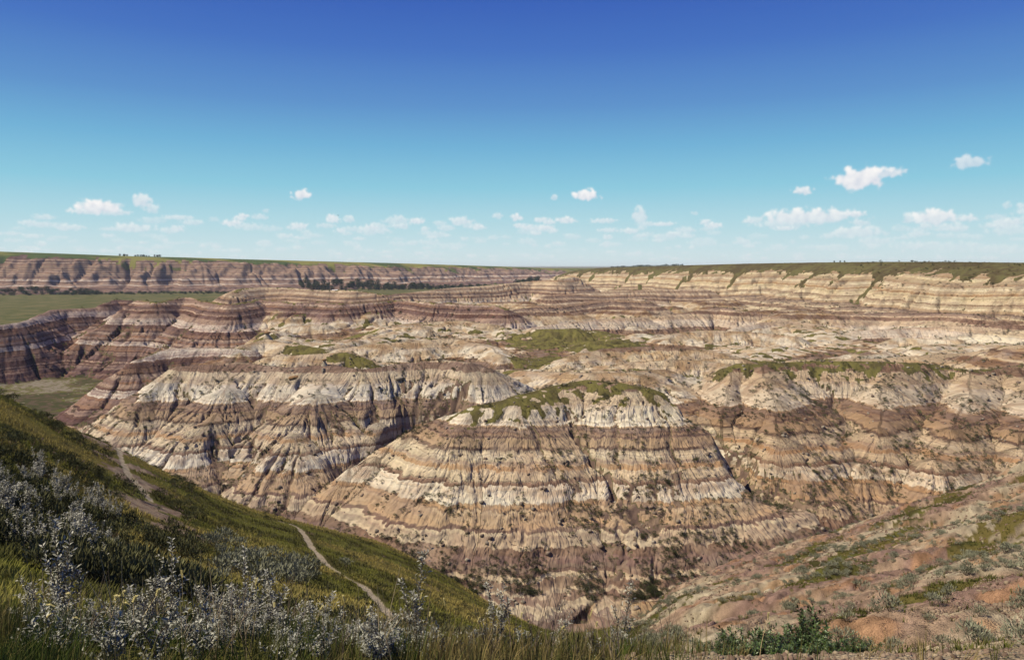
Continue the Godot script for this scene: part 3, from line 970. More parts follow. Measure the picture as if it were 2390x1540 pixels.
func hit(px: float, py: float, from := 2.0) -> Vector3:
	# where the sight line of a pixel meets the land
	var d := ray(px, py)
	var z := from
	var pz := from
	while z < 12000.0:
		if height(d.x * z, z) > d.y * z:
			for k in 8:
				var m := (pz + z) * 0.5
				if height(d.x * m, m) > d.y * m:
					z = m
				else:
					pz = m
			break
		pz = z
		z *= 1.006
	return Vector3(d.x * z, height(d.x * z, z), -z)

const REGIONS := ["grassy_hillside", "clay_hillside", "butte", "ridge", "ridge", "butte", "bluff", "badlands_ridge", "butte", "mound", "upland", "valley_floor", "canyon_wall", "plateau", "far_cliff", "far_plateau"]
const REGION_LABELS := ["grassy hillside with a footpath falling away from the rim", "pinkish clay hillside dotted with grey sagebrush", "orange and white banded butte with a grass cap", "white rimmed ridge with fluted banded slopes", "low brown ridge ending above the green valley floor", "long purple brown butte with a white band", "dark purple brown bluffs beside the green valley", "low layered ridges of eroded badlands", "banded butte with a grassy flat top and yellow cone", "pale mounds and saddles on the upland", "pale eroded upland with patches of turf", "green valley floor", "pale yellow layered canyon wall below the grassy rim", "grassy plateau above the canyon wall", "far banded valley cliff", "far green plateau above the cliff"]

func make_terrain() -> void:
	make_rings()
	var nr := radii.size()
	rows_out = []
	rows_out.resize(nr)
	var t0 := Time.get_ticks_msec()
	parallel(build_row, nr)
	var n := nr * cols
	grid_h.resize(n)
	for i in nr:
		var a: PackedFloat32Array = rows_out[i]
		var o := i * cols
		for j in cols:
			grid_h[o + j] = a[j * 10 + 1]
	# normals by rows
	var nrm: Array = []
	nrm.resize(nr)
	var job := func(i: int) -> void:
		var out := PackedVector3Array()
		out.resize(cols)
		var a: PackedFloat32Array = rows_out[i]
		var up: PackedFloat32Array = rows_out[mini(i + 1, nr - 1)]
		var dn: PackedFloat32Array = rows_out[maxi(i - 1, 0)]
		for j in cols:
			var k := j * 10
			var l := maxi(j - 1, 0) * 10
			var m := mini(j + 1, cols - 1) * 10
			var e1 := Vector3(a[m] - a[l], a[m + 1] - a[l + 1], a[m + 2] - a[l + 2])
			var e2 := Vector3(up[k] - dn[k], up[k + 1] - dn[k + 1], up[k + 2] - dn[k + 2])
			out[j] = e1.cross(e2).normalized()
		nrm[i] = out
	parallel(job, nr)
	# one mesh per landform, with a surface of rock and a surface of plants or soil
	var nreg := REGIONS.size() + 1
	var idx: Array = []
	for k in nreg * 2:
		idx.append(PackedInt32Array())
	for i in nr - 1:
		var a: PackedFloat32Array = rows_out[i]
		var b: PackedFloat32Array = rows_out[i + 1]
		for j in cols - 1:
			var k := j * 10
			var reg := int(a[k + 8])
			var cov := int(a[k + 9])
			if cov == 2:
				reg = nreg - 1
				cov = 1
			var list: PackedInt32Array = idx[reg * 2 + cov]
			list.append(i * cols + j)
			idx[reg * 2 + cov] = list
	var make := func(reg: int) -> void:
		var mesh := ArrayMesh.new()
		for cov in 2:
			var cells: PackedInt32Array = idx[reg * 2 + cov]
			if cells.is_empty():
				continue
			var map := PackedInt32Array()
			map.resize(n)
			map.fill(-1)
			var vp := PackedVector3Array()
			var vn := PackedVector3Array()
			var vu := PackedVector2Array()
			var vc := PackedColorArray()
			var ii := PackedInt32Array()
			ii.resize(cells.size() * 6)
			var w := 0
			for c in cells:
				var q := [c, c + 1, c + cols, c + cols + 1]
				for e in 4:
					var g: int = q[e]
					if map[g] < 0:
						map[g] = vp.size()
						var i := g / cols
						var j := g % cols
						var a: PackedFloat32Array = rows_out[i]
						var k := j * 10
						vp.append(Vector3(a[k], a[k + 1], a[k + 2]))
						vn.append(nrm[i][j])
						if cov == 0:
							vu.append(Vector2(a[k + 3], a[k + 4]))
							# a vertex that belongs to the turf next to this rock takes the rock's plain tone
							vc.append(Color(a[k + 5], a[k + 6], a[k + 7]) if int(a[k + 9]) == 0 else Color(0.9, 0.87, 0.8))
						else:
							vc.append(Color(a[k + 5], a[k + 6], a[k + 7]) if int(a[k + 9]) > 0 else Color(0.14, 0.13, 0.06))
					q[e] = map[g]
				ii[w] = q[0]
				ii[w + 1] = q[2]
				ii[w + 2] = q[1]
				ii[w + 3] = q[1]
				ii[w + 4] = q[2]
				ii[w + 5] = q[3]
				w += 6
			var arr := []
			arr.resize(Mesh.ARRAY_MAX)
			arr[Mesh.ARRAY_VERTEX] = vp
			arr[Mesh.ARRAY_NORMAL] = vn
			arr[Mesh.ARRAY_COLOR] = vc
			if cov == 0:
				arr[Mesh.ARRAY_TEX_UV] = vu
			arr[Mesh.ARRAY_INDEX] = ii
			mesh.add_surface_from_arrays(Mesh.PRIMITIVE_TRIANGLES, arr)
			mesh.surface_set_material(mesh.get_surface_count() - 1, mat_cover if cov == 1 else mat_shale if reg in [4, 5, 6, 14] else mat_rock)
		if mesh.get_surface_count() == 0:
			return
		var o := MeshInstance3D.new()
		o.mesh = mesh
		var nm: String = "footpath" if reg == nreg - 1 else REGIONS[reg]
		o.name = numbered(nm)
		o.set_meta("kind", "structure")
		o.set_meta("label", "narrow bare footpath worn through the grass" if reg == nreg - 1 else REGION_LABELS[reg])
		o.set_meta("category", nm.replace("_", " "))
		add_child(o)
	for reg in nreg:
		make.call(reg)


# ------------------------------------------------------------------ names
var taken := {}
func numbered(called: String) -> String:
	var k: int = taken.get(called, -1) + 1
	taken[called] = k
	return called if k == 0 else "%s_%03d" % [called, k]


func _ready() -> void:
	n_warp.seed = 11
	n_warp.frequency = 0.01
	n_warp.noise_type = FastNoiseLite.TYPE_SIMPLEX_SMOOTH
	n_warp.fractal_octaves = 2
	n_soft.seed = 23
	n_soft.frequency = 0.02
	n_soft.noise_type = FastNoiseLite.TYPE_SIMPLEX
	n_soft.fractal_octaves = 2
	make_sky()
	make_strata()
	make_materials()
	make_layout()
	make_near()
	make_trail()
	make_terrain()
	make_plants()
	make_details()

func near_hit(px: float, py: float) -> Vector3:
	var d := ray(px, py)
	var z := 6.0
	while z < 200.0:
		if near_ground(d.x * z, z) > d.y * z:
			break
		z += 0.25
	return d * z

func make_trail() -> void:
	for p in [[255, 1030], [275, 1050], [285, 1080], [300, 1110], [322, 1128], [340, 1150], [352, 1162]]:
		var v := near_hit(p[0], p[1])
		trail.append(Vector2(v.x, v.z))
	for p in [[655, 1224], [690, 1233], [712, 1252], [730, 1280], [752, 1303], [790, 1333], [830, 1362], [868, 1392], [900, 1424], [925, 1446], [944, 1472]]:
		var v := near_hit(p[0], p[1])
		trail.append(Vector2(v.x, v.z))
	for p in [[278, 1078, 2.6, 5], [305, 1115, 2.6, 4], [335, 1165, 2.2, 4], [395, 1205, 2.6, 3.4], [425, 1240, 2.2, 3], [245, 1040, 2.6, 3.5]]:
		var v := near_hit(p[0], p[1])
		BARE.append([v.x, v.z, p[2], p[3]])


# ------------------------------------------------------------------ plants
func plain(c: Color, rough := 0.8, spec := 0.2, vertex := true, back := 0.0) -> StandardMaterial3D:
	var m := StandardMaterial3D.new()
	m.albedo_color = c.linear_to_srgb()
	m.roughness = rough
	m.metallic_specular = spec
	m.vertex_color_use_as_albedo = vertex
	m.cull_mode = BaseMaterial3D.CULL_DISABLED
	if back > 0.0:
		m.backlight_enabled = true
		m.backlight = Color(back, back, back * 0.8)
	return m

func tri(st: SurfaceTool, a: Vector3, b: Vector3, c: Vector3, col: Color) -> void:
	st.set_color(col)
	st.add_vertex(a)
	st.set_color(col)
	st.add_vertex(b)
	st.set_color(col)
	st.add_vertex(c)

func leaf(st: SurfaceTool, at: Vector3, dir: Vector3, side: Vector3, length: float, width: float, col: Color, curl := 0.15) -> void:
	var up := side.cross(dir).normalized()
	var mid := at + dir * length * 0.5 - up * curl * length * 0.3
	var l := mid + side * width * 0.5 + up * width * 0.22
	var r := mid - side * width * 0.5 + up * width * 0.22
	var tip := at + dir * length - up * curl * length
	tri(st, at, l, mid, col)
	tri(st, l, tip, mid, col)
	tri(st, at, mid, r, col)
	tri(st, mid, tip, r, col)

func tube(st: SurfaceTool, pts: Array, r0: float, r1: float, col: Color, sides := 5) -> void:
	for k in pts.size() - 1:
		var a: Vector3 = pts[k]
		var b: Vector3 = pts[k + 1]
		var ra := lerpf(r0, r1, float(k) / (pts.size() - 1))
		var rb := lerpf(r0, r1, float(k + 1) / (pts.size() - 1))
		var d := (b - a).normalized()
		var p := d.cross(Vector3.RIGHT if absf(d.x) < 0.8 else Vector3.UP).normalized()
		var q := d.cross(p)
		for e in sides:
			var t0 := TAU * e / sides
			var t1 := TAU * (e + 1) / sides
			var n0 := p * cos(t0) + q * sin(t0)
			var n1 := p * cos(t1) + q * sin(t1)
			tri(st, a + n0 * ra, b + n0 * rb, a + n1 * ra, col)
			tri(st, a + n1 * ra, b + n0 * rb, b + n1 * rb, col)

func begin() -> SurfaceTool:
	var st := SurfaceTool.new()
	st.begin(Mesh.PRIMITIVE_TRIANGLES)
	return st

func done(st: SurfaceTool, m: Material) -> ArrayMesh:
	st.generate_normals()
	var mesh := st.commit()
	mesh.surface_set_material(0, m)
	return mesh

func part(called: String, mesh: Mesh, parent: Node, kind := "") -> MeshInstance3D:
	var o := MeshInstance3D.new()
	o.name = called
	o.mesh = mesh
	if kind:
		o.set_meta("kind", kind)
	parent.add_child(o, true)
	return o

func thing(called: String, label: String, category: String, at: Vector3, group := "") -> Node3D:
	var o := Node3D.new()
	o.name = numbered(called)
	describe(o, label, category, group)
	add_child(o)
	o.position = at
	return o

func describe(o: Node, label: String, category: String, group := "") -> void:
	o.set_meta("label", label)
	o.set_meta("category", category)
	if group:
		o.set_meta("group", group)

func rand_unit(rng: RandomNumberGenerator) -> Vector3:
	var z := rng.randf_range(-1, 1)
	var a := rng.randf() * TAU
	var r := sqrt(1 - z * z)
	return Vector3(r * cos(a), z, r * sin(a))

# A leafy shrub one metre tall: [stems mesh, leaves mesh]
func shrub_meshes(sd: int, tone: Vector3, leaf_len: float, leaf_w: float, stem_mat: Material, leaf_mat: Material, stems: int, upright: float, gap: float, H := 1.0) -> Array:
	var rng := RandomNumberGenerator.new()
	rng.seed = sd
	var ws := begin()
	var ls := begin()
	for k in stems:
		var lean := rng.randf() * TAU
		var out := Vector3(cos(lean), 0, sin(lean)) * rng.randf_range(0.05, 0.32) * (1.0 - upright) * (0.4 + 0.6 * H)
		var tall := H * (1.0 if k == 0 else rng.randf_range(0.45, 0.9))
		var base := Vector3.ZERO
		var pts: Array = []
		var bend := rand_unit(rng) * 0.05
		for e in 7:
			var t := e / 6.0
			pts.append(base + out * t * (0.6 + 0.4 * t) + Vector3(0, tall * t - 0.04, 0) + bend * sin(t * 4.0 + k))
		tube(ws, pts, 0.007, 0.002, Color(0.10, 0.075, 0.06), 5)
		var branches := int(tall / H * 10) if H > 0.6 else int(tall / H * 5)
		var twigs: Array = [[pts, 0.35]]
		for b in branches:
			var t := rng.randf_range(0.18, 0.95)
			var o: Vector3 = (pts[int(t * 6)] as Vector3).lerp(pts[mini(int(t * 6) + 1, 6)], t * 6 - int(t * 6))
			var a := rng.randf() * TAU
			var len := rng.randf_range(0.08, 0.26) * (1.15 - t * 0.7) * (0.45 + 0.55 * H)
			var d := Vector3(cos(a), rng.randf_range(0.5, 1.3), sin(a)).normalized()
			var tw: Array = [o, o + d * len * 0.5, o + (d + Vector3(0, 0.25, 0)) * len]
			tube(ws, tw, 0.0032, 0.0014, Color(0.11, 0.085, 0.065), 4)
			twigs.append([tw, 0.0])
		for tw in twigs:
			var p: Array = tw[0]
			var total := 0.0
			for e in p.size() - 1:
				total += (p[e + 1] as Vector3).distance_to(p[e])
			var n := int(total / gap)
			for e in n:
				var t := lerpf(tw[1], 1.0, (e + rng.randf()) / n)
				var f := t * (p.size() - 1)
				var i := mini(int(f), p.size() - 2)
				var o: Vector3 = (p[i] as Vector3).lerp(p[i + 1], f - i)
				var ax: Vector3 = ((p[i + 1] as Vector3) - p[i]).normalized()
				var a := e * 2.4 + rng.randf() * 0.8
				var p1 := ax.cross(Vector3.RIGHT if absf(ax.x) < 0.8 else Vector3.FORWARD).normalized()
				var outw := p1 * cos(a) + ax.cross(p1) * sin(a)
				var d := (outw + ax * rng.randf_range(0.3, 1.1) + Vector3(0, 0.2, 0)).normalized()
				var sd_ := d.cross(ax).normalized().rotated(d, rng.randf_range(-0.7, 0.7))
				var m := rng.randf_range(0.55, 1.35)
				leaf(ls, o, d, sd_, leaf_len * rng.randf_range(0.65, 1.25), leaf_w * rng.randf_range(0.8, 1.2), Color(tone.x * m, tone.y * m, tone.z * m), rng.randf_range(-0.05, 0.4))
	return [done(ws, stem_mat), done(ls, leaf_mat)]

# A low dome of narrow grey leaves, one metre across
func sage_mesh(sd: int, n: int, mat: Material, tone: Vector3) -> ArrayMesh:
	var rng := RandomNumberGenerator.new()
	rng.seed = sd
	var st := begin()
	var lobes: Array = []
	for k in 6:
		var a := k * 1.05 + rng.randf()
		lobes.append([Vector3(cos(a) * 0.24, rng.randf_range(0.2, 0.36), sin(a) * 0.24), rng.randf_range(0.17, 0.27)])
	lobes.append([Vector3(0, 0.4, 0), 0.22])
	for k in 7:
		var p: Vector3 = lobes[k][0]
		tube(st, [Vector3(0, -0.06, 0), p * Vector3(0.6, 0.5, 0.6), p], 0.016, 0.006, Color(0.11, 0.09, 0.07), 3)
	for k in n:
		var l: Array = lobes[k % 7]
		var d := rand_unit(rng)
		if d.y < -0.35:
			d.y = -d.y
		var o: Vector3 = l[0] + d * float(l[1]) * rng.randf_range(0.35, 1.0)
		if o.y < 0.0:
			o.y = 0.02
		var dir := (d * 0.8 + Vector3(0, 0.75, 0) + rand_unit(rng) * 0.4).normalized()
		var m := rng.randf_range(0.65, 1.25)
		leaf(st, o, dir, dir.cross(rand_unit(rng)).normalized(), rng.randf_range(0.09, 0.19), rng.randf_range(0.022, 0.045), Color(tone.x * m, tone.y * m, tone.z * m), 0.1)
	return done(st, mat)

func tuft_mesh(sd: int, blades: int, tall: float, width: float, spread: float, mat: Material) -> ArrayMesh:
	var rng := RandomNumberGenerator.new()
	rng.seed = sd
	var st := begin()
	for k in blades:
		var a := rng.randf() * TAU
		var out := Vector3(cos(a), 0, sin(a))
		var h := tall * rng.randf_range(0.5, 1.0)
		var o := out * rng.randf() * spread * 0.4 + Vector3(0, -0.03, 0)
		var lean := rng.randf_range(0.1, 0.7)
		var p1 := o + Vector3(0, h * 0.55, 0) + out * lean * h * 0.25
		var p2 := o + Vector3(0, h * (1.0 - lean * 0.25), 0) + out * lean * h * 0.75
		var sd_ := out.cross(Vector3.UP).rotated(Vector3.UP, rng.randf_range(-0.8, 0.8)) * width * 0.5
		var c := Color.WHITE * rng.randf_range(0.75, 1.2)
		tri(st, o - sd_, p1 - sd_ * 0.8, o + sd_, c)
		tri(st, o + sd_, p1 - sd_ * 0.8, p1 + sd_ * 0.8, c)
		tri(st, p1 - sd_ * 0.8, p2, p1 + sd_ * 0.8, c)
	return done(st, mat)

func field(called: String, label: String, category: String, mesh: Mesh, list: Array) -> void:
	if list.is_empty():
		return
	var mm := MultiMesh.new()
	mm.transform_format = MultiMesh.TRANSFORM_3D
	mm.use_colors = true
	mm.mesh = mesh
	mm.instance_count = list.size()
	for k in list.size():
		mm.set_instance_transform(k, list[k][0])
		mm.set_instance_color(k, list[k][1])
	var o := MultiMeshInstance3D.new()
	o.name = numbered(called)
	o.multimesh = mm
	o.set_meta("kind", "stuff")
	describe(o, label, category)
	add_child(o)

func stand(p: Vector3, s: float, rng: RandomNumberGenerator, tilt := 0.12) -> Transform3D:
	var b := Basis(Vector3.UP, rng.randf() * TAU) * Basis(Vector3(rng.randf_range(-1, 1), 0, rng.randf_range(-1, 1)).normalized(), rng.randf() * tilt)
	return Transform3D(b.scaled(Vector3(s, s, s)), p)

func on_land(x: float, zf: float) -> Vector3:
	return Vector3(x, height(x, zf), -zf)

func make_plants() -> void:
	var t0 := Time.get_ticks_msec()
	var rng := RandomNumberGenerator.new()
	rng.seed = 2024
	var stem_mat := plain(Color.WHITE, 0.9, 0.2)
	var silver := plain(Color.WHITE, 0.55, 0.5, true, 0.25)
	var green := plain(Color.WHITE, 0.45, 0.5, true, 0.35)
	var dull := plain(Color.WHITE, 0.95, 0.1, true, 0.2)
	# silver-leaved shrubs by the viewpoint
	var willow: Array = []
	for k in 8:
		willow.append(shrub_meshes(100 + k, Vector3(0.27, 0.265, 0.21), 0.05, 0.018, stem_mat, silver, 3 + k % 3, 0.25, 0.0145))
	var low_willow: Array = []
	for k in 6:
		low_willow.append(shrub_meshes(150 + k, Vector3(0.23, 0.23, 0.18), 0.045, 0.018, stem_mat, silver, 5, 0.1, 0.0145, 0.45))
	var put_shrub := func(called: String, kinds: Array, px: float, top: float, zf: float, label: String, group: String, unit: float) -> void:
		var d := ray(px, top)
		var g := on_land(d.x * zf, zf)
		var tall := clampf(d.y * zf - g.y, 0.2, 1.9) / unit
		var o := thing(called, label, "shrub", g, group)
		var k: Array = kinds[rng.randi_range(0, kinds.size() - 1)]
		o.rotation.y = rng.randf() * TAU
		var wide := lerpf(tall, 1.0, 0.35)
		o.scale = Vector3(wide, tall, wide)
		part("stem", k[0], o)
		part("leaves", k[1], o, "stuff")
	for p in [[130, 1205, 6.5], [60, 1335, 6.0], [110, 1295, 7.0], [152, 1345, 5.5], [200, 1395, 6.0], [375, 1258, 7.0], [300, 1345, 6.5], [355, 1335, 6.4], [270, 1405, 5.5], [432, 1392, 6.0], [470, 1405, 5.2], [540, 1275, 6.5], [522, 1365, 6.0], [563, 1375, 5.6], [622, 1312, 6.5], [600, 1425, 5.0], [660, 1420, 5.3], [728, 1392, 6.0], [765, 1385, 5.8], [700, 1452, 5.0], [450, 1452, 4.8], [520, 1452, 4.7], [640, 1370, 7.2], [880, 1402, 6.0], [860, 1432, 5.5], [906, 1442, 5.3], [325, 1432, 4.9], [395, 1440, 4.9], [820, 1455, 5.4], [590, 1340, 7.4], [480, 1345, 7.6], [80, 1400, 5.2]]:
		put_shrub.call("silver_shrub", willow, p[0], p[1], p[2], "tall silver leaved shrub rising out of the foreground thicket", "silver shrubs in the foreground thicket", 1.0)
	for k in 80:
		var px := rng.randf_range(60, 1010)
		var zf := rng.randf_range(3.7, 7.6)
		var top := rng.randf_range(1405, 1485) - 35.0 * smoothstep(700.0, 400.0, px) + (7.6 - zf) * 9.0
		put_shrub.call("silver_shrub", low_willow, px, top, zf, "low silver leaved shrub within the foreground thicket", "low silver shrubs in the foreground thicket", 0.45)
	put_shrub.call("silver_shrub", willow, 971.0, 1292.0, 6.0, "tall slender silver leaved shrub beside the lower end of the footpath", "", 1.0)
	for p in [[955, 1425, 5.2], [1000, 1455, 5.0], [1040, 1470, 5.2]]:
		put_shrub.call("silver_shrub", low_willow, p[0], p[1], p[2], "low silver leaved shrub at the foot of the tall slender one", "low silver shrubs by the footpath", 0.45)
	put_shrub.call("silver_shrub", willow, 1172.0, 1345.0, 7.0, "sparse thin silver leaved shrub standing among dry grass stalks", "", 1.0)
	for p in [[1090, 1445, 6.0], [1232, 1458, 6.2], [1388, 1462, 6.6]]:
		put_shrub.call("silver_shrub", low_willow, p[0], p[1], p[2], "low silver leaved shrub alone among straw coloured grass", "low silver shrubs in the straw coloured grass", 0.45)
	put_shrub.call("silver_shrub", willow, 1312.0, 1440.0, 6.5, "short silver leaved shrub at the edge of the grassy slope", "", 1.0)
	put_shrub.call("silver_shrub", willow, 1472.0, 1365.0, 7.5, "bushy silver leaved shrub in front of the ravine and clay slope", "", 1.0)
	put_shrub.call("silver_shrub", low_willow, 1455.0, 1455.0, 6.6, "low silver leaved shrub beside the bushy one near the ravine", "", 0.45)
	for k in 60:
		var px := rng.randf_range(-40, 270)
		var zf := rng.randf_range(15.0, 34.0)
		var g := on_land(ray(px, 1200).x * zf, zf)
		var o := thing("silver_shrub", "silver leaved shrub on the dark upper hillside", "shrub", g, "silver shrubs on the upper hillside")
		var kk: Array = willow[rng.randi_range(0, 7)]
		o.rotation.y = rng.randf() * TAU
		var s := rng.randf_range(0.8, 1.35)
		o.scale = Vector3(s * 1.3, s, s * 1.3)
		part("stem", kk[0], o)
		part("leaves", kk[1], o, "stuff")
	# green-leaved shrubs at the lower right
	var snow: Array = []
	for k in 5:
		snow.append(shrub_meshes(200 + k, Vector3(0.06, 0.095, 0.024), 0.042, 0.019, stem_mat, green, 12, 0.1, 0.011, 0.42))
	for p in [[1690, 1480, 7.0], [1722, 1470, 7.2], [1760, 1478, 7.0], [1800, 1462, 7.0], [1832, 1470, 6.8], [1860, 1475, 7.2], [1880, 1452, 7.0], [1930, 1476, 6.8], [1962, 1486, 7.0], [2002, 1480, 7.3], [2040, 1492, 7.2], [1640, 1492, 7.0], [1742, 1500, 6.4], [1850, 1500, 6.3], [1950, 1505, 6.4], [1705, 1462, 7.6], [1745, 1466, 7.5], [1780, 1472, 6.6], [1818, 1480, 6.5], [1870, 1466, 7.3], [1910, 1462, 7.5], [1985, 1490, 6.6], [1900, 1490, 6.5], [2020, 1500, 6.6], [1670, 1500, 6.5], [1790, 1455, 7.6], [1845, 1458, 7.6]]:
		put_shrub.call("green_shrub", snow, p[0], p[1], p[2], "dark green leafy shrub in the clump above the rubble slope", "green shrubs in the lower clump", 0.42)
	put_shrub.call("green_shrub", snow, 1897.0, 1412.0, 7.4, "tallest upright shoot of the dark green shrubs", "", 0.42)
	# sagebrush
	var sage: Array = []
	var far_sage: Array = []
	for k in 5:
		sage.append(sage_mesh(300 + k, 260, dull, Vector3(0.21, 0.215, 0.15)))
		far_sage.append(sage_mesh(320 + k, 150, dull, Vector3(0.075, 0.083, 0.045)))
	var put_sage := func(g: Vector3, s: float, label: String, group: String) -> void:
		var o := MeshInstance3D.new()
		o.name = numbered("sagebrush")
		o.mesh = sage[rng.randi_range(0, 4)]
		describe(o, label, "sagebrush", group)
		add_child(o)
		o.position = g
		o.rotation = Vector3(rng.randf_range(-0.15, 0.15), rng.randf() * TAU, rng.randf_range(-0.15, 0.15))
		o.scale = Vector3(s, s * rng.randf_range(0.75, 1.1), s)
	for k in 62:
		var px := rng.randf_range(470, 830)
		var zf := rng.randf_range(17.0, 40.0)
		if absf(px - (500.0 + (zf - 17.0) * 7.0)) > 130.0 or px > 740.0 or trail_gap(ray(px, 1350).x * zf, zf) < 1.6:
			continue
		put_sage.call(on_land(ray(px, 1350).x * zf, zf), rng.randf_range(0.8, 1.5), "grey sagebrush in the dense patch on the grassy hillside", "sagebrush patch on the grassy hillside")
	put_sage.call(hit(806, 1322), 1.3, "lone pale sagebrush right beside the footpath", "")
	var many := 0
	var tries := 0
	var extra: Array = []
	while tries < 4200:
		tries += 1
		var zf := exp(rng.randf_range(log(13.0), log(108.0)))
		var px := rng.randf_range(1400, 2560)
		var x := ray(px, 1300).x * zf
		var ci := cell_info(x, zf)
		if ci.x != 1:
			continue
		var dens := n_soft.get_noise_2d(x * 3.0 + 70.0, zf * 3.0)
		if dens < rng.randf_range(-0.3, 0.6) or zf < 26.0 + 8.0 * b_edge(x, zf) and rng.randf() < 0.93:
			continue
		var s := rng.randf_range(0.35, 0.95) * (1.15 if rng.randf() < 0.3 else 0.8)
		var g := on_land(x, zf)
		if many < 255 and px < 2400.0 and zf > 14.0 and zf < 80.0:
			put_sage.call(g, s * 1.1, ("large rounded" if s > 0.75 else "small tight" if s < 0.42 else "middle sized") + " grey green sagebrush on the pinkish clay slope", "sagebrush on the clay slope")
			many += 1
		else:
			var m := rng.randf_range(0.8, 1.2)
			extra.append([stand(g, s, rng), Color(m, m, m)])
	field("sagebrush_cover", "scattered small sagebrush across the pinkish clay slope", "sagebrush", sage[0], extra)
	var weeds: Array = []
	for k in 3000:
		var zf := exp(rng.randf_range(log(12.0), log(96.0)))
		var wpx := rng.randf_range(-60, 1450) if k % 2 else rng.randf_range(-60, 480)
		var x := ray(wpx, 1200).x * zf
		if cell_info(x, zf).x != 0 or trail_gap(x, zf) < 0.8 or n_soft.get_noise_2d(x * 4.0 + 15.0, zf * 4.0) < rng.randf_range(-0.15, 0.6):
			continue
		var m := rng.randf_range(0.7, 1.6)
		weeds.append([stand(on_land(x, zf), rng.randf_range(0.3, 0.8) * (1.5 if wpx < 450.0 else 1.0), rng), Color(m * 1.1, m, m * 0.9)])
	field("hillside_weeds", "scattered dull weeds standing in the hillside grass", "weeds", far_sage[3], weeds)
	# small dark bushes on the banded slopes
	var bushes: Array = [[], [], []]
	for k in 70000:
		var zf := 195.0 + 700.0 * pow(rng.randf(), 2.2)
		var px := rng.randf_range(150, 2420)
		var x := ray(px, 1000).x * zf
		var ci := cell_info(x, zf)
		if ci.x < 2 or ci.x > 12 or ci.x == 11:
			continue
		var dens := n_soft.get_noise_2d(x * 2.6 + 30.0, zf * 2.6) + 0.30 * n_soft.get_noise_2d(x * 14.0, zf * 14.0)
		if ci.x == 8:
			dens += 0.30
		if px > 900.0 and px < 1080.0 and zf > 260.0:
			dens += 0.35
		if height(x, zf) < -82.0:
			dens += 0.25
		if ci.y == 1 and cell_green(x, zf):
			dens -= 0.3
		if ci.x == 9 or ci.x == 10:
			dens -= 0.25
		if ci.y == 1:
			dens += 0.3
		if px > 1500.0 and px < 1760.0 and zf < 290.0:
			dens += 0.2
		if dens < rng.randf_range(0.0, 1.0):
			continue
		var s := (0.7 + 1.5 * pow(rng.randf(), 2.2)) * (1.0 + 0.0012 * (zf - 200.0))
		var m := rng.randf_range(0.7, 1.3)
		bushes[k % 3].append([stand(on_land(x, zf), s, rng, 0.3), Color(m, m, m * rng.randf_range(0.8, 1.1))])
	for k in 3:
		field("slope_bushes", "small dark bushes scattered over the banded slopes", "bushes", far_sage[k], bushes[k])
	# turf
	var turf_mat := plain(Color.WHITE, 0.9, 0.15, true, 0.35)
	var wide_tuft := tuft_mesh(400, 9, 0.34, 0.03, 0.25, turf_mat)
	var turf: Array = []
	for k in 90000:
		var zf := exp(rng.randf_range(log(7.0), log(98.0)))
		var x := ray(rng.randf_range(-150, 1700), 1200).x * zf
		var ci := cell_info(x, zf)
		if ci.x != 0 or ci.y != 1:
			continue
		if near_bare(x, zf) > 0.18 or trail_gap(x, zf) < 0.55:
			continue
		var b := n_soft.get_noise_2d(x * 2.6, zf * 2.6)
		var m := n_soft.get_noise_2d(x * 9.0, zf * 9.0)
		var c := Color(0.21, 0.21, 0.045).lerp(Color(0.095, 0.095, 0.03), clampf(0.5 + m * 1.4, 0, 1)).lerp(Color(0.38, 0.31, 0.10), clampf(0.25 + b * 1.8 + rng.randf_range(-0.35, 0.35), 0, 0.9))
		turf.append([stand(on_land(x, zf), rng.randf_range(0.6, 1.25) * (0.75 + 0.35 * m), rng, 0.3), c])
	field("hillside_grass", "olive green grass covering the hillside below the rim", "grass", wide_tuft, turf)
	var turf2: Array = []
	for k in 26000:
		var zf := exp(rng.randf_range(log(10.0), log(105.0)))
		var x := ray(rng.randf_range(1350, 2500), 1200).x * zf
		var ci := cell_info(x, zf)
		if ci.x != 1:
			continue
		var a: PackedFloat32Array = rows_out[clampi(radii.bsearch(sqrt(x * x + (zf + BACK) * (zf + BACK))) - 1, 0, radii.size() - 2)]
		var j := int(clampf((atan2(x, zf + BACK) + SPREAD) / (2.0 * SPREAD), 0.0, 0.99999) * (cols - 1))
		if a[j * 10 + 5] > 0.20 and rng.randf() > 0.05:
			continue
		var c := Color(0.11, 0.115, 0.028).lerp(Color(0.075, 0.08, 0.025), rng.randf())
		turf2.append([stand(on_land(x, zf), rng.randf_range(0.45, 0.9), rng, 0.3), c])
	field("slope_turf", "strips of low turf across the clay slope", "grass", wide_tuft, turf2)
	# long grass at the viewer's feet
	var long_tuft: Array = [tuft_mesh(410, 12, 0.32, 0.005, 0.2, turf_mat), tuft_mesh(411, 9, 0.42, 0.004, 0.24, turf_mat)]
	var longs: Array = [[], []]
	for k in 6500:
		var zf := 3.0 + 4.5 * pow(rng.randf(), 1.3)
		var px := rng.randf_range(-200, 2500)
		if px > 1500.0 and rng.randf() < smoothstep(1400.0, 1750.0, px) * 0.96 or px > 180.0 and px < 1050.0 and rng.randf() < 0.55 or px > 1050.0 and rng.randf() < 0.6:
			continue
		var x := ray(px, 1500).x * zf
		var dry := n_soft.get_noise_2d(x * 30.0, zf * 30.0) + rng.randf_range(-0.5, 0.5) + smoothstep(500.0, 1150.0, px) * 0.75
		var c := Color(0.06, 0.085, 0.018).lerp(Color(0.22, 0.17, 0.07), clampf(dry * 1.2 - 0.1, 0.0, 1.0))
		longs[k % 2].append([stand(on_land(x, zf), rng.randf_range(0.45, 0.95), rng, 0.25), c])
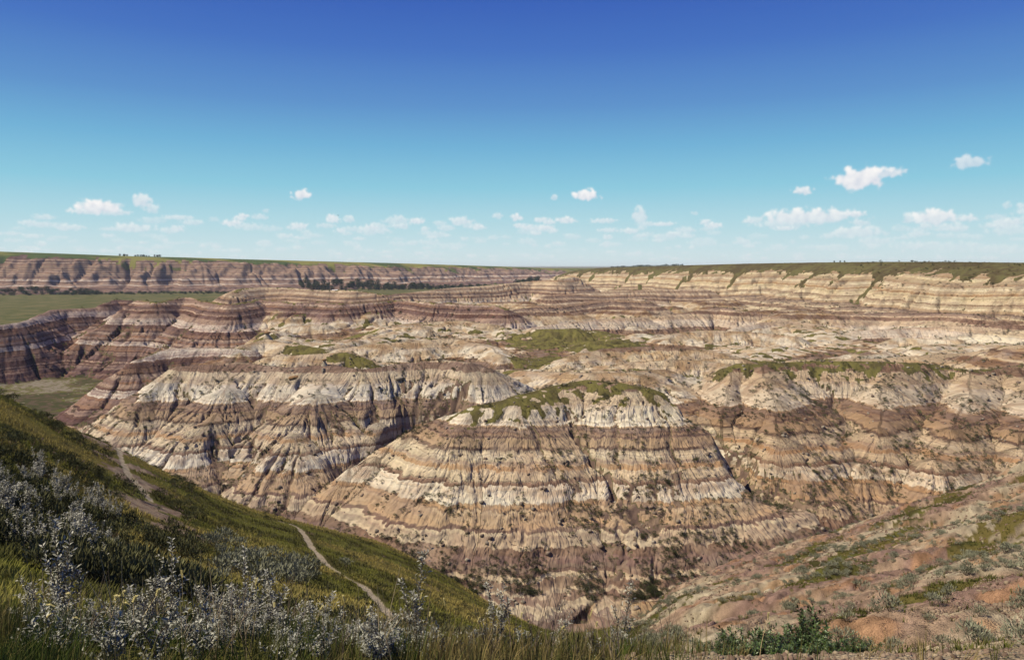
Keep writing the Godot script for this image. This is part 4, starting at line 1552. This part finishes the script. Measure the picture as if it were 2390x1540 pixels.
	for k in 2:
		field("long_grass", "long green and straw coloured grass at the rim" if k == 0 else "taller wispy green and straw coloured grass at the rim", "grass", long_tuft[k], longs[k])
	var twig := begin()
	for k in 3:
		var a := k * 2.1
		tube(twig, [Vector3(0, -0.03, 0), Vector3(cos(a) * 0.05, 0.3, sin(a) * 0.05), Vector3(cos(a) * 0.16, 0.62 + 0.1 * k, sin(a) * 0.13)], 0.0045, 0.0016, Color.WHITE, 3)
		tube(twig, [Vector3(cos(a) * 0.05, 0.3, sin(a) * 0.05), Vector3(cos(a + 1.0) * 0.14, 0.5, sin(a + 1.0) * 0.12)], 0.003, 0.0012, Color.WHITE, 3)
	var twig_mesh := done(twig, stem_mat)
	var twigs: Array = []
	for k in 130:
		var zf := rng.randf_range(3.8, 8.0)
		var px := rng.randf_range(20, 1560)
		var m := rng.randf_range(0.6, 1.4)
		var c := Color(0.12 * m, 0.09 * m, 0.07 * m).lerp(Color(0.34, 0.28, 0.18), pow(rng.randf(), 2.0))
		twigs.append([stand(on_land(ray(px, 1500).x * zf, zf), rng.randf_range(0.35, 0.8), rng, 0.4), c])
	field("dry_stems", "thin dry stems standing among the foreground shrubs", "stems", twig_mesh, twigs)
	# dry stalks with seed heads
	var straw := plain(Color.WHITE, 0.8, 0.3, true, 0.3)
	var stalk: Array = []
	for k in 4:
		var st := begin()
		var pts: Array = []
		for e in 7:
			var t := e / 6.0
			pts.append(Vector3(sin(t * 1.6 + k) * 0.05 * t + 0.05 * k * t * t, t - 0.03, cos(k * 2.0) * 0.06 * t * t))
		tube(st, pts, 0.0035, 0.0016, Color(0.42, 0.34, 0.18), 4)
		var hd := begin()
		var tip: Vector3 = pts[6]
		for e in 46:
			var t := e / 46.0
			var a := e * 2.4
			var o := tip + Vector3(0.02 * t, t * 0.13 - 0.02, 0)
			var d := Vector3(cos(a), 1.3, sin(a)).normalized()
			leaf(hd, o, d, d.cross(Vector3.UP).normalized(), 0.02, 0.007, Color(0.46, 0.40, 0.17), 0.0)
		stalk.append([done(st, straw), done(hd, straw)])
	for p in [[425, 1318, 6.2], [152, 1400, 5.2], [187, 1410, 5.0], [222, 1396, 5.4], [250, 1408, 5.0], [268, 1396, 5.3], [315, 1398, 5.2], [338, 1388, 5.5], [300, 1450, 4.6], [130, 1470, 4.4], [205, 1455, 4.5], [585, 1340, 6.0], [800, 1400, 5.6], [1060, 1398, 6.4], [1100, 1430, 6.0], [1130, 1410, 6.6], [1215, 1440, 6.2], [1250, 1430, 6.4], [1365, 1408, 6.8], [1345, 1470, 6.0], [1290, 1470, 5.8], [1500, 1480, 6.2], [1777, 1440, 6.0], [960, 1380, 6.6], [1015, 1415, 6.0], [1400, 1490, 5.6], [720, 1420, 5.4], [660, 1395, 5.8]]:
		var d := ray(p[0], p[1])
		var zf: float = p[2]
		var g := on_land(d.x * zf, zf)
		var tall := clampf((d.y * zf - g.y) / 1.1, 0.25, 1.4)
		var left: bool = p[0] < 345
		var o := thing("grass_stalk", "grass stalk with a plump yellow green seed head" if left else "dry straw coloured grass stalk with a thin seed head", "grass stalk", g, "green seed heads at the left of the rim" if left else "dry stalks along the rim")
		o.rotation.y = rng.randf() * TAU
		o.scale = Vector3(1, tall, 1) if not left else Vector3(1.5, tall, 1.5)
		var k: Array = stalk[rng.randi_range(0, 3)]
		part("stem", k[0], o)
		part("seed_head", k[1], o)

func near_bare(x: float, zf: float) -> float:
	var bare := 0.0
	for q in BARE:
		var ex: float = (x - q[0]) / q[2]
		var ez: float = (zf - q[1]) / q[3]
		bare = maxf(bare, 1.0 - sqrt(ex * ex + ez * ez))
	return bare


# ------------------------------------------------------------------ far trees, stones and other details
func tree_meshes(sd: int, bark: Material, crown: Material) -> Array:
	# one metre tall, to be scaled
	var rng := RandomNumberGenerator.new()
	rng.seed = sd
	var w := begin()
	tube(w, [Vector3(0, -0.04, 0), Vector3(0.01, 0.2, 0), Vector3(0, 0.5, 0.02)], 0.03, 0.015, Color(0.09, 0.07, 0.05), 5)
	var c := begin()
	var lobes: Array = []
	for k in 9:
		var a := k * 2.4
		var y := 0.12 + 0.095 * k
		var rr := 0.2 * sin(PI * clampf(y, 0.1, 0.95)) 
		lobes.append([Vector3(cos(a) * rr, y, sin(a) * rr), rng.randf_range(0.13, 0.2) * (1.1 - 0.45 * y)])
		tube(w, [Vector3(0, y * 0.6, 0), lobes[k][0]], 0.012, 0.004, Color(0.09, 0.07, 0.05), 3)
	for k in 300:
		var l: Array = lobes[k % 9]
		var d := rand_unit(rng)
		var o: Vector3 = l[0] + d * float(l[1]) * rng.randf_range(0.5, 1.0)
		var m := rng.randf_range(0.7, 1.3)
		var dir := (d + rand_unit(rng)).normalized()
		leaf(c, o, dir, dir.cross(rand_unit(rng)).normalized(), rng.randf_range(0.08, 0.16), rng.randf_range(0.05, 0.10), Color(0.034 * m, 0.05 * m, 0.02 * m), 0.1)
	return [done(w, bark), done(c, crown)]

func rock_mesh(sd: int, mat: Material) -> ArrayMesh:
	var f := FastNoiseLite.new()
	f.seed = sd
	f.frequency = 0.9
	var rings := 4
	var around := 6
	var st := begin()
	var at := func(i: int, j: int) -> Vector3:
		var a := PI * i / rings
		var b := TAU * (j % around) / around
		var d := Vector3(sin(a) * cos(b), cos(a), sin(a) * sin(b))
		var r := 0.5 * (1.0 + 0.9 * f.get_noise_3dv(d * 1.3) + 0.7 * f.get_noise_3dv(d * 3.1))
		return Vector3(d.x * r, clampf(d.y * r * 0.8, -0.3, 0.36), d.z * r * 0.85)
	for i in rings:
		for j in around:
			tri(st, at.call(i, j), at.call(i, j + 1), at.call(i + 1, j), Color.WHITE)
			tri(st, at.call(i, j + 1), at.call(i + 1, j + 1), at.call(i + 1, j), Color.WHITE)
	return done(st, mat)

func turned(profile: Array, tall: float, wide: float, sd: int, mat: Material) -> ArrayMesh:
	# a rough body of revolution: [height, radius] from the foot up
	var f := FastNoiseLite.new()
	f.seed = sd
	f.frequency = 0.8
	var st := begin()
	var at := func(i: int, j: int) -> Vector3:
		var a := TAU * (j % 12) / 12.0
		var r: float = profile[i][1] * wide
		r *= 1.0 + 0.35 * f.get_noise_3d(cos(a) * 1.5, profile[i][0] * 3.0, sin(a) * 1.5)
		return Vector3(cos(a) * r, profile[i][0] * tall, sin(a) * r)
	for i in profile.size() - 1:
		for j in 12:
			tri(st, at.call(i, j), at.call(i + 1, j), at.call(i, j + 1), Color.WHITE)
			tri(st, at.call(i, j + 1), at.call(i + 1, j), at.call(i + 1, j + 1), Color.WHITE)
	return done(st, mat)

func make_details() -> void:
	var rng := RandomNumberGenerator.new()
	rng.seed = 99
	var bark := plain(Color.WHITE, 0.9, 0.1)
	var crown := plain(Color.WHITE, 0.8, 0.2, true, 0.2)
	var kinds: Array = []
	for k in 4:
		kinds.append(tree_meshes(500 + k, bark, crown))
	var put_tree := func(p: Vector3, tall: float, wide: float, label: String, group: String) -> void:
		var o := thing("cottonwood_tree", ("broad " if wide > 1.75 else "narrow " if wide < 1.4 else "round topped ") + label, "tree", p - Vector3(0, 0.2, 0), group)
		o.rotation.y = rng.randf() * TAU
		o.scale = Vector3(tall * wide, tall, tall * wide)
		var k: Array = kinds[rng.randi_range(0, 3)]
		part("trunk", k[0], o)
		part("crown", k[1], o)
	for k in 120:
		var px := 700.0 + 440.0 * k / 119.0 + rng.randf_range(-5, 5)
		var zf := rng.randf_range(3000, 3250) + (px - 700.0) * 0.5
		var x := ray(px, 670).x * zf
		var low := 0.75 if px > 1000.0 else 1.0
		put_tree.call(on_land(x, zf), rng.randf_range(18, 28) * low, rng.randf_range(1.2, 1.8), "dark cottonwood in the tall grove on the valley floor beside the river", "cottonwood grove by the river")
	for k in 12:
		var px := rng.randf_range(1195, 1262)
		var zf := rng.randf_range(3300, 3600)
		put_tree.call(on_land(ray(px, 660).x * zf, zf), rng.randf_range(24, 34), rng.randf_range(1.2, 1.8), "dark tree in the small clump at the far end of the valley", "small far clump of trees")
	for k in 110:
		var px := -20.0 + 570.0 * k / 109.0 + rng.randf_range(-4, 4)
		var zf := rng.randf_range(2480, 2640) + px * 0.35
		put_tree.call(on_land(ray(px, 685).x * zf, zf), rng.randf_range(6, 14) * (1.15 if px < 230.0 else 0.75), rng.randf_range(1.8, 3.2), "low dark tree in the belt at the foot of the far cliff", "tree belt below the far cliff")
	for k in 18:
		var px := rng.randf_range(278, 372)
		var d := ray(px, 594)
		var zf := rim_z(px, 1) + rng.randf_range(20, 60)
		put_tree.call(on_land(d.x * zf, zf), rng.randf_range(6, 11), rng.randf_range(1.2, 2.0), "small tree in the shelterbelt on top of the far plateau", "shelterbelt on the far plateau")
	for k in 36:
		var px := 1428.0 + 165.0 * k / 35.0
		var zf := rim_z(px, 0) + rng.randf_range(10, 30)
		put_tree.call(on_land(ray(px, 620).x * zf, zf), rng.randf_range(2.5, 5), rng.randf_range(1.6, 2.6), "low dark tree in the hedgerow on the canyon rim", "hedgerow on the canyon rim")
	for px in [1948.0, 1962.0, 1972.0]:
		var zf := rim_z(px, 0) + 12.0
		put_tree.call(on_land(ray(px, 612).x * zf, zf), 2.6, 1.4, "tiny lone tree on the grassy skyline above the canyon wall", "lone trees on the skyline")
	# farm sheds
	var white := plain(Color(0.75, 0.76, 0.78), 0.6, 0.3, false)
	var grey := plain(Color(0.55, 0.55, 0.56), 0.6, 0.3, false)
	var shed := func(p: Vector3, w: float, label: String) -> void:
		var o := thing("farm_shed", label, "shed", p)
		var b := BoxMesh.new()
		b.size = Vector3(w, 4, w * 0.5)
		b.material = grey
		part("wall", b, o).position.y = 1.8
		var r := PrismMesh.new()
		r.size = Vector3(w * 0.56, 2.2, w * 1.04)
		r.material = white
		var ro := part("roof", r, o)
		ro.position.y = 4.92
		ro.rotation.y = PI / 2
	shed.call(on_land(ray(781, 674).x * 2950.0, 2950.0), 22.0, "white roofed shed in front of the cottonwood grove")
	# stones and clods on the rubble slope
	var clay := StandardMaterial3D.new()
	clay.vertex_color_use_as_albedo = true
	clay.roughness = 1.0
	clay.metallic_specular = 0.1
	clay.uv1_triplanar = true
	clay.uv1_scale = Vector3(2, 2, 2)
	clay.albedo_texture = grain_texture(61, 256, 0.05, 0.6, 1.1)
	var rocks: Array = []
	for k in 5:
		rocks.append(rock_mesh(700 + k, clay))
	var rubble: Array = [[], [], []]
	var stones := 0
	for k in 34000:
		var zf := rng.randf_range(6.0, 30.0) if k % 2 else rng.randf_range(20.0, 95.0)
		var px := rng.randf_range(1500, 2500)
		var x := ray(px, 1450).x * zf
		if cell_info(x, zf).x != 1:
			continue
		var d := n_soft.get_noise_2d(x * 12.0, zf * 12.0) + 0.35 * smoothstep(26.0, 12.0, zf) + 0.25 * smoothstep(1900.0, 2250.0, px)
		if d < rng.randf_range(0.0, 0.9):
			continue
		var s := 0.015 + 0.09 * pow(rng.randf(), 4.0) + 0.0028 * zf
		var m := rng.randf_range(0.6, 1.15)
		var c := Color(0.40 * m, 0.315 * m, 0.215 * m).lerp(Color(0.24 * m, 0.15 * m, 0.12 * m), rng.randf())
		var tr := stand(on_land(x, zf), s, rng, 0.6)
		if s > 0.10 and stones < 60 and px < 2390.0 and zf < 30.0:
			var o := MeshInstance3D.new()
			o.name = numbered("clay_clod")
			var st := plain(Color(c.r, c.g, c.b), 1.0, 0.1, false)
			st.albedo_texture = clay.albedo_texture
			st.uv1_triplanar = true
			st.uv1_scale = Vector3(2, 2, 2)
			o.mesh = rocks[k % 5]
			o.material_override = st
			describe(o, "rough tan clod of clay lying on the rubble slope", "clod", "clods on the rubble slope")
			add_child(o)
			o.transform = tr
			stones += 1
		else:
			rubble[k % 3].append([tr, c])
	for k in 5000:
		var zf := rng.randf_range(3.0, 8.0)
		var x := ray(rng.randf_range(1450, 2500), 1500).x * zf
		if cell_info(x, zf).x != 1:
			continue
		var m := rng.randf_range(0.6, 1.15)
		rubble[k % 3].append([stand(on_land(x, zf), 0.012 + 0.05 * pow(rng.randf(), 4.0), rng, 0.8), Color(0.44 * m, 0.35 * m, 0.24 * m).lerp(Color(0.26 * m, 0.17 * m, 0.13 * m), rng.randf())])
	for k in 3:
		field("rubble", "crumbled clay and small stones on the bare slope", "rubble", rocks[k], rubble[k])

	# capped knobs and a jutting slab on the white-rimmed ridge
	var cream := plain(Color(0.50, 0.43, 0.32), 1.0, 0.1, false)
	cream.albedo_texture = clay.albedo_texture
	cream.uv1_triplanar = true
	cream.uv1_scale = Vector3(0.7, 0.7, 0.7)
	var rust := cream.duplicate()
	rust.albedo_color = Color(0.36, 0.22, 0.11).linear_to_srgb()
	var hoodoo := func(px: float, py: float, tall: float, wide: float, label: String) -> void:
		var p := hit(px, py, 200.0)
		var o := thing("hoodoo", label, "hoodoo", p - Vector3(0, tall * 0.25, 0))
		part("pedestal", turned([[0.0, 1.5], [0.25, 1.15], [0.5, 0.7], [0.7, 0.5], [0.85, 0.46]], tall, wide, 810, cream), o)
		part("cap", turned([[0.82, 0.3], [0.86, 0.72], [0.95, 0.8], [1.05, 0.62], [1.1, 0.1]], tall, wide, 811, rust), o)
	hoodoo.call(757.0, 853.0, 3.6, 1.3, "small capped hoodoo standing on the crest of the white rimmed ridge")
	hoodoo.call(624.0, 790.0, 5.5, 2.6, "stubby pale hoodoo on the mound behind the white rimmed ridge")
	for p in [[688, 879, 5.5, "rust coloured slab jutting from the face of the white rimmed ridge"], [818, 903, 3.5, "small block added to hint at a dark cavity under the crest of the white rimmed ridge"], [935, 880, 4.5, "block added to hint at a dark cavity at the shaded end of the white rimmed ridge"], [1432, 945, 2.6, "block added to hint at a dark hole in the white scar on the centre butte"]]:
		var o := MeshInstance3D.new()
		o.name = numbered("ledge_or_added_block")  # all but the rust slab are added, their shade standing for dark cavities
		o.mesh = rocks[taken["ledge_or_added_block"] % 5]
		o.material_override = rust if taken["ledge_or_added_block"] == 0 else cream
		describe(o, p[3], "rock ledge")
		add_child(o)
		o.position = hit(p[0], p[1], 200.0) + Vector3(0, -0.1 * p[2], 0.15 * p[2])
		o.scale = Vector3(p[2], p[2] * 0.55, p[2] * 0.9)
	# a bird over the valley
	var dark := plain(Color(0.05, 0.05, 0.055), 0.8, 0.2, false)
	var bird := thing("bird", "dark bird gliding over the valley, far off", "bird", at_z(790, 503, 300.0) * Vector3(1, 1, -1))
	part("body", turned([[0.0, 0.02], [0.25, 0.35], [0.55, 0.4], [0.8, 0.22], [1.0, 0.03]], 0.5, 0.2, 812, dark), bird).rotation.z = 1.3
	for side in [-1.0, 1.0]:
		var st := begin()
		leaf(st, Vector3(-0.2, 0.05, 0), Vector3(-0.15, 0.3, side).normalized(), Vector3(1, 0, 0), 0.75, 0.28, Color.WHITE, -0.1)
		part("wing", done(st, dark), bird)
	var blocks: Array = [[], []]
	for k in 26000:
		var zf := 190.0 + 260.0 * pow(rng.randf(), 1.3)
		var px := rng.randf_range(150, 2420)
		var x := ray(px, 1100).x * zf
		var ci := cell_info(x, zf)
		if ci.x < 2 or ci.x > 10:
			continue
		var d := n_soft.get_noise_2d(x * 5.0 + 310.0, zf * 5.0) + (0.2 if ci.y == 1 else 0.0)
		if d < rng.randf_range(0.1, 0.9):
			continue
		var m := rng.randf_range(0.7, 1.15)
		var c := Color(0.46 * m, 0.40 * m, 0.31 * m).lerp(Color(0.24 * m, 0.17 * m, 0.13 * m), rng.randf())
		blocks[k % 2].append([stand(on_land(x, zf), 0.35 + 1.5 * pow(rng.randf(), 4.0), rng, 0.8), c])
	for k in 2:
		field("fallen_blocks", "fallen blocks and lumps of clay on the banded slopes", "rubble", rocks[k + 3], blocks[k])

func rim_z(px: float, which: int) -> float:
	# how far off the plateau's rim is in this direction
	var d := ray(px, 615)
	var z := 400.0 if which == 0 else 2000.0
	while z < 8000.0:
		if float(rim_distance(rims[which], d.x * z, z)[0]) > 0.0:
			return z
		z += 10.0
	return z

func b_edge(x: float, zf: float) -> float:
	return n_soft.get_noise_2d(x * 4.0, zf * 4.0)

func trail_gap(x: float, zf: float) -> float:
	var best := 100.0
	for i in trail.size() - 1:
		if i == 6:
			continue
		var a := trail[i]
		var e := trail[i + 1] - a
		var p := Vector2(x, zf) - a
		best = minf(best, (p - e * clampf(p.dot(e) / e.length_squared(), 0.0, 1.0)).length())
	return best

func cell_green(x: float, zf: float) -> bool:
	var i := clampi(radii.bsearch(sqrt(x * x + (zf + BACK) * (zf + BACK))) - 1, 0, radii.size() - 2)
	var j := int(clampf((atan2(x, zf + BACK) + SPREAD) / (2.0 * SPREAD), 0.0, 0.99999) * (cols - 1))
	return rows_out[i][j * 10 + 6] > rows_out[i][j * 10 + 5] * 0.84
